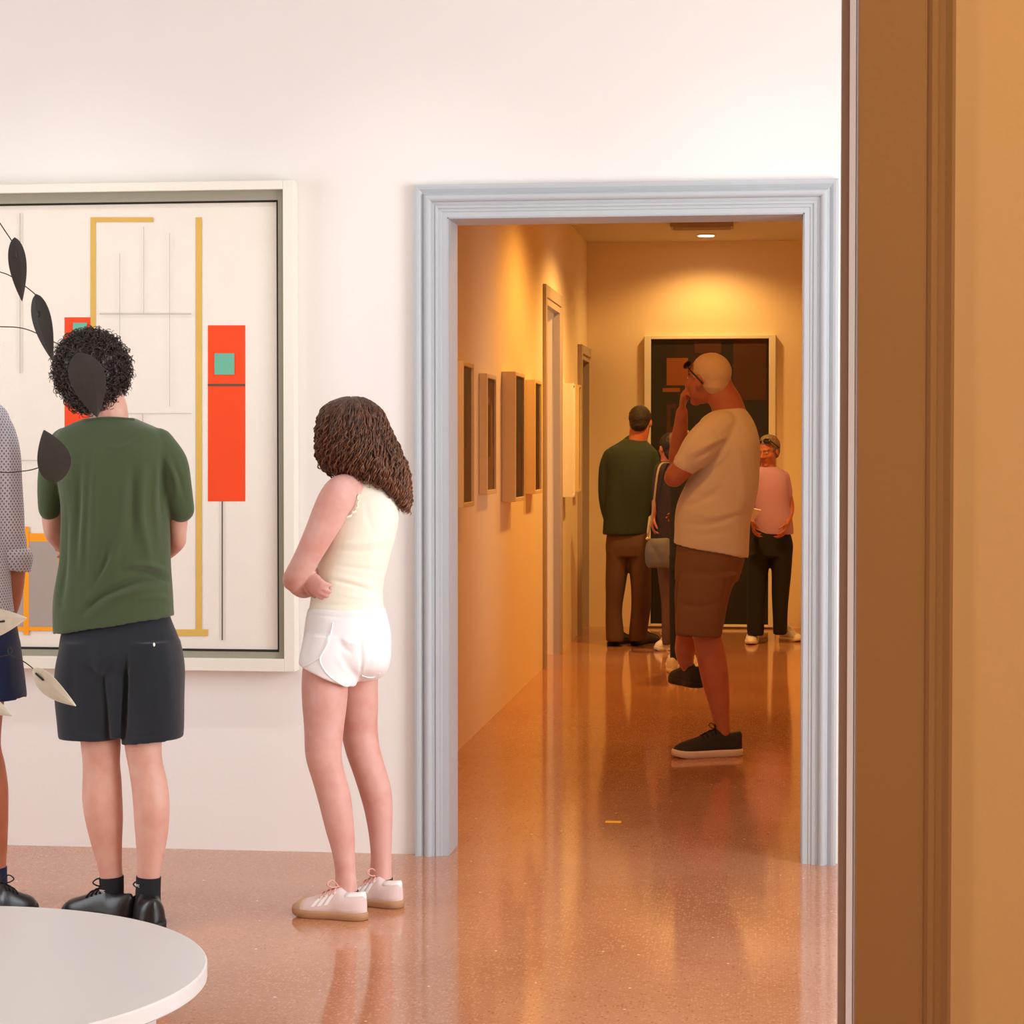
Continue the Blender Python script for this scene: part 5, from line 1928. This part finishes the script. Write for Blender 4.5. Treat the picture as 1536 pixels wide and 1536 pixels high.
# ================================================================== light
def area(name, loc, aim, size, power, col, size_y=None, spread=PI):
    l = bpy.data.lights.new(name, 'AREA')
    l.energy = power
    l.color = col
    l.shape = 'RECTANGLE'
    l.size = size
    l.size_y = size_y or size
    l.spread = spread
    o = bpy.data.objects.new(name, l)
    C.objects.link(o)
    o.location = loc
    d = Vector(aim) - Vector(loc)
    o.rotation_euler = d.to_track_quat('-Z', 'Y').to_euler()
    return o


def spot(name, loc, aim, power, col, angle, blend=0.5, r=0.05):
    l = bpy.data.lights.new(name, 'SPOT')
    l.energy = power
    l.color = col
    l.spot_size = math.radians(angle)
    l.spot_blend = blend
    l.shadow_soft_size = r
    o = bpy.data.objects.new(name, l)
    C.objects.link(o)
    o.location = loc
    d = Vector(aim) - Vector(loc)
    o.rotation_euler = d.to_track_quat('-Z', 'Y').to_euler()
    return o


DAY = (0.90, 0.96, 1.0)
WARM = (1.0, 0.41, 0.07)
NEUT = (1.0, 0.98, 0.97)
# daylight through the gallery's side window
y0, y1, z0, z1 = WIN[0]
area('daylight_window', (3.05, (y0 + y1) / 2, (z0 + z1) / 2), (0, (y0 + y1) / 2, (z0 + z1) / 2 - 0.0), y1 - y0, 250, DAY, z1 - z0)
y0, y1, z0, z1 = WIN_ADDED
area('daylight_window', (-5.3, (y0 + y1) / 2, (z0 + z1) / 2), (0, (y0 + y1) / 2, (z0 + z1) / 2), y1 - y0, 108, DAY, z1 - z0)  # fill from the added left window, evens out the wall brightness
# ceiling lamps of the gallery
for x, p in ((-4.0, 6), (-2.0, 6), (0.2, 6)):
    area('ceiling_lamp', (x, 4.6, HR - 0.06), (x, 4.6, 0), 1.2, p, NEUT, 0.8)
for x in (-3.6, -2.4, -1.2, 0.0):
    spot('picture_spot', (x, 6.2, HR - 0.1), (x, 7.2, 0.7), 34, NEUT, 74, 1.0, 0.06)
# corridor lamps
for y, p, c in ((8.5, 62, (1.0, 0.42, 0.06)), (12.2, 138, (1.0, 0.47, 0.09)), (14.3, 215, (1.0, 0.53, 0.13)), (LP.y, 62, (1.0, 0.55, 0.15))):
    spot('corridor_lamp', (LP.x, y, ZC - 0.03), (LP.x, y, 0), p, c, 150, 0.6, 0.06)
for (a0, a1, b0, b1), p in zip(CW, (1.3, 1.3)):
    area('corridor_daylight', (1.5, (a0 + a1) / 2, (b0 + b1) / 2), (-1.4, (a0 + a1) / 2, (b0 + b1) / 2 - 0.1), a1 - a0, p, (1.0, 0.9, 0.8), b1 - b0, math.radians(40))
area('side_daylight', (XC - 1.9, 13.2, 1.6), (XC, 14.6, 1.5), 1.0, 25, (1.0, 0.9, 0.75), 2.0)
# warm lamps of the photographer's room
area('near_lamp', (1.6, 0.6, 3.2), (1.2, 2.7, 1.2), 0.6, 60, (1.0, 0.52, 0.16), 0.6)
area('near_lamp', (-1.8, 0.2, 3.2), (-1.8, 0.4, 0), 0.6, 30, (1.0, 0.52, 0.16), 0.6)

wd = bpy.data.worlds.new('world')
bpy.context.scene.world = wd
wd.use_nodes = True
wd.node_tree.nodes['Background'].inputs[0].default_value = (0.75, 0.85, 1, 1)
wd.node_tree.nodes['Background'].inputs[1].default_value = 0.06

sc = bpy.context.scene
sc.view_settings.view_transform = 'Standard'
sc.view_settings.look = 'None'
sc.view_settings.gamma = 1
sc.view_settings.use_curve_mapping = False
sc.view_settings.exposure = 0.0
sc.cycles.use_denoising = True
sc.cycles.max_bounces = 8
sc.cycles.diffuse_bounces = 5
sc.cycles.glossy_bounces = 4
sc.cycles.caustics_reflective = False
sc.cycles.caustics_refractive = False
sc.cycles.sample_clamp_indirect = 8
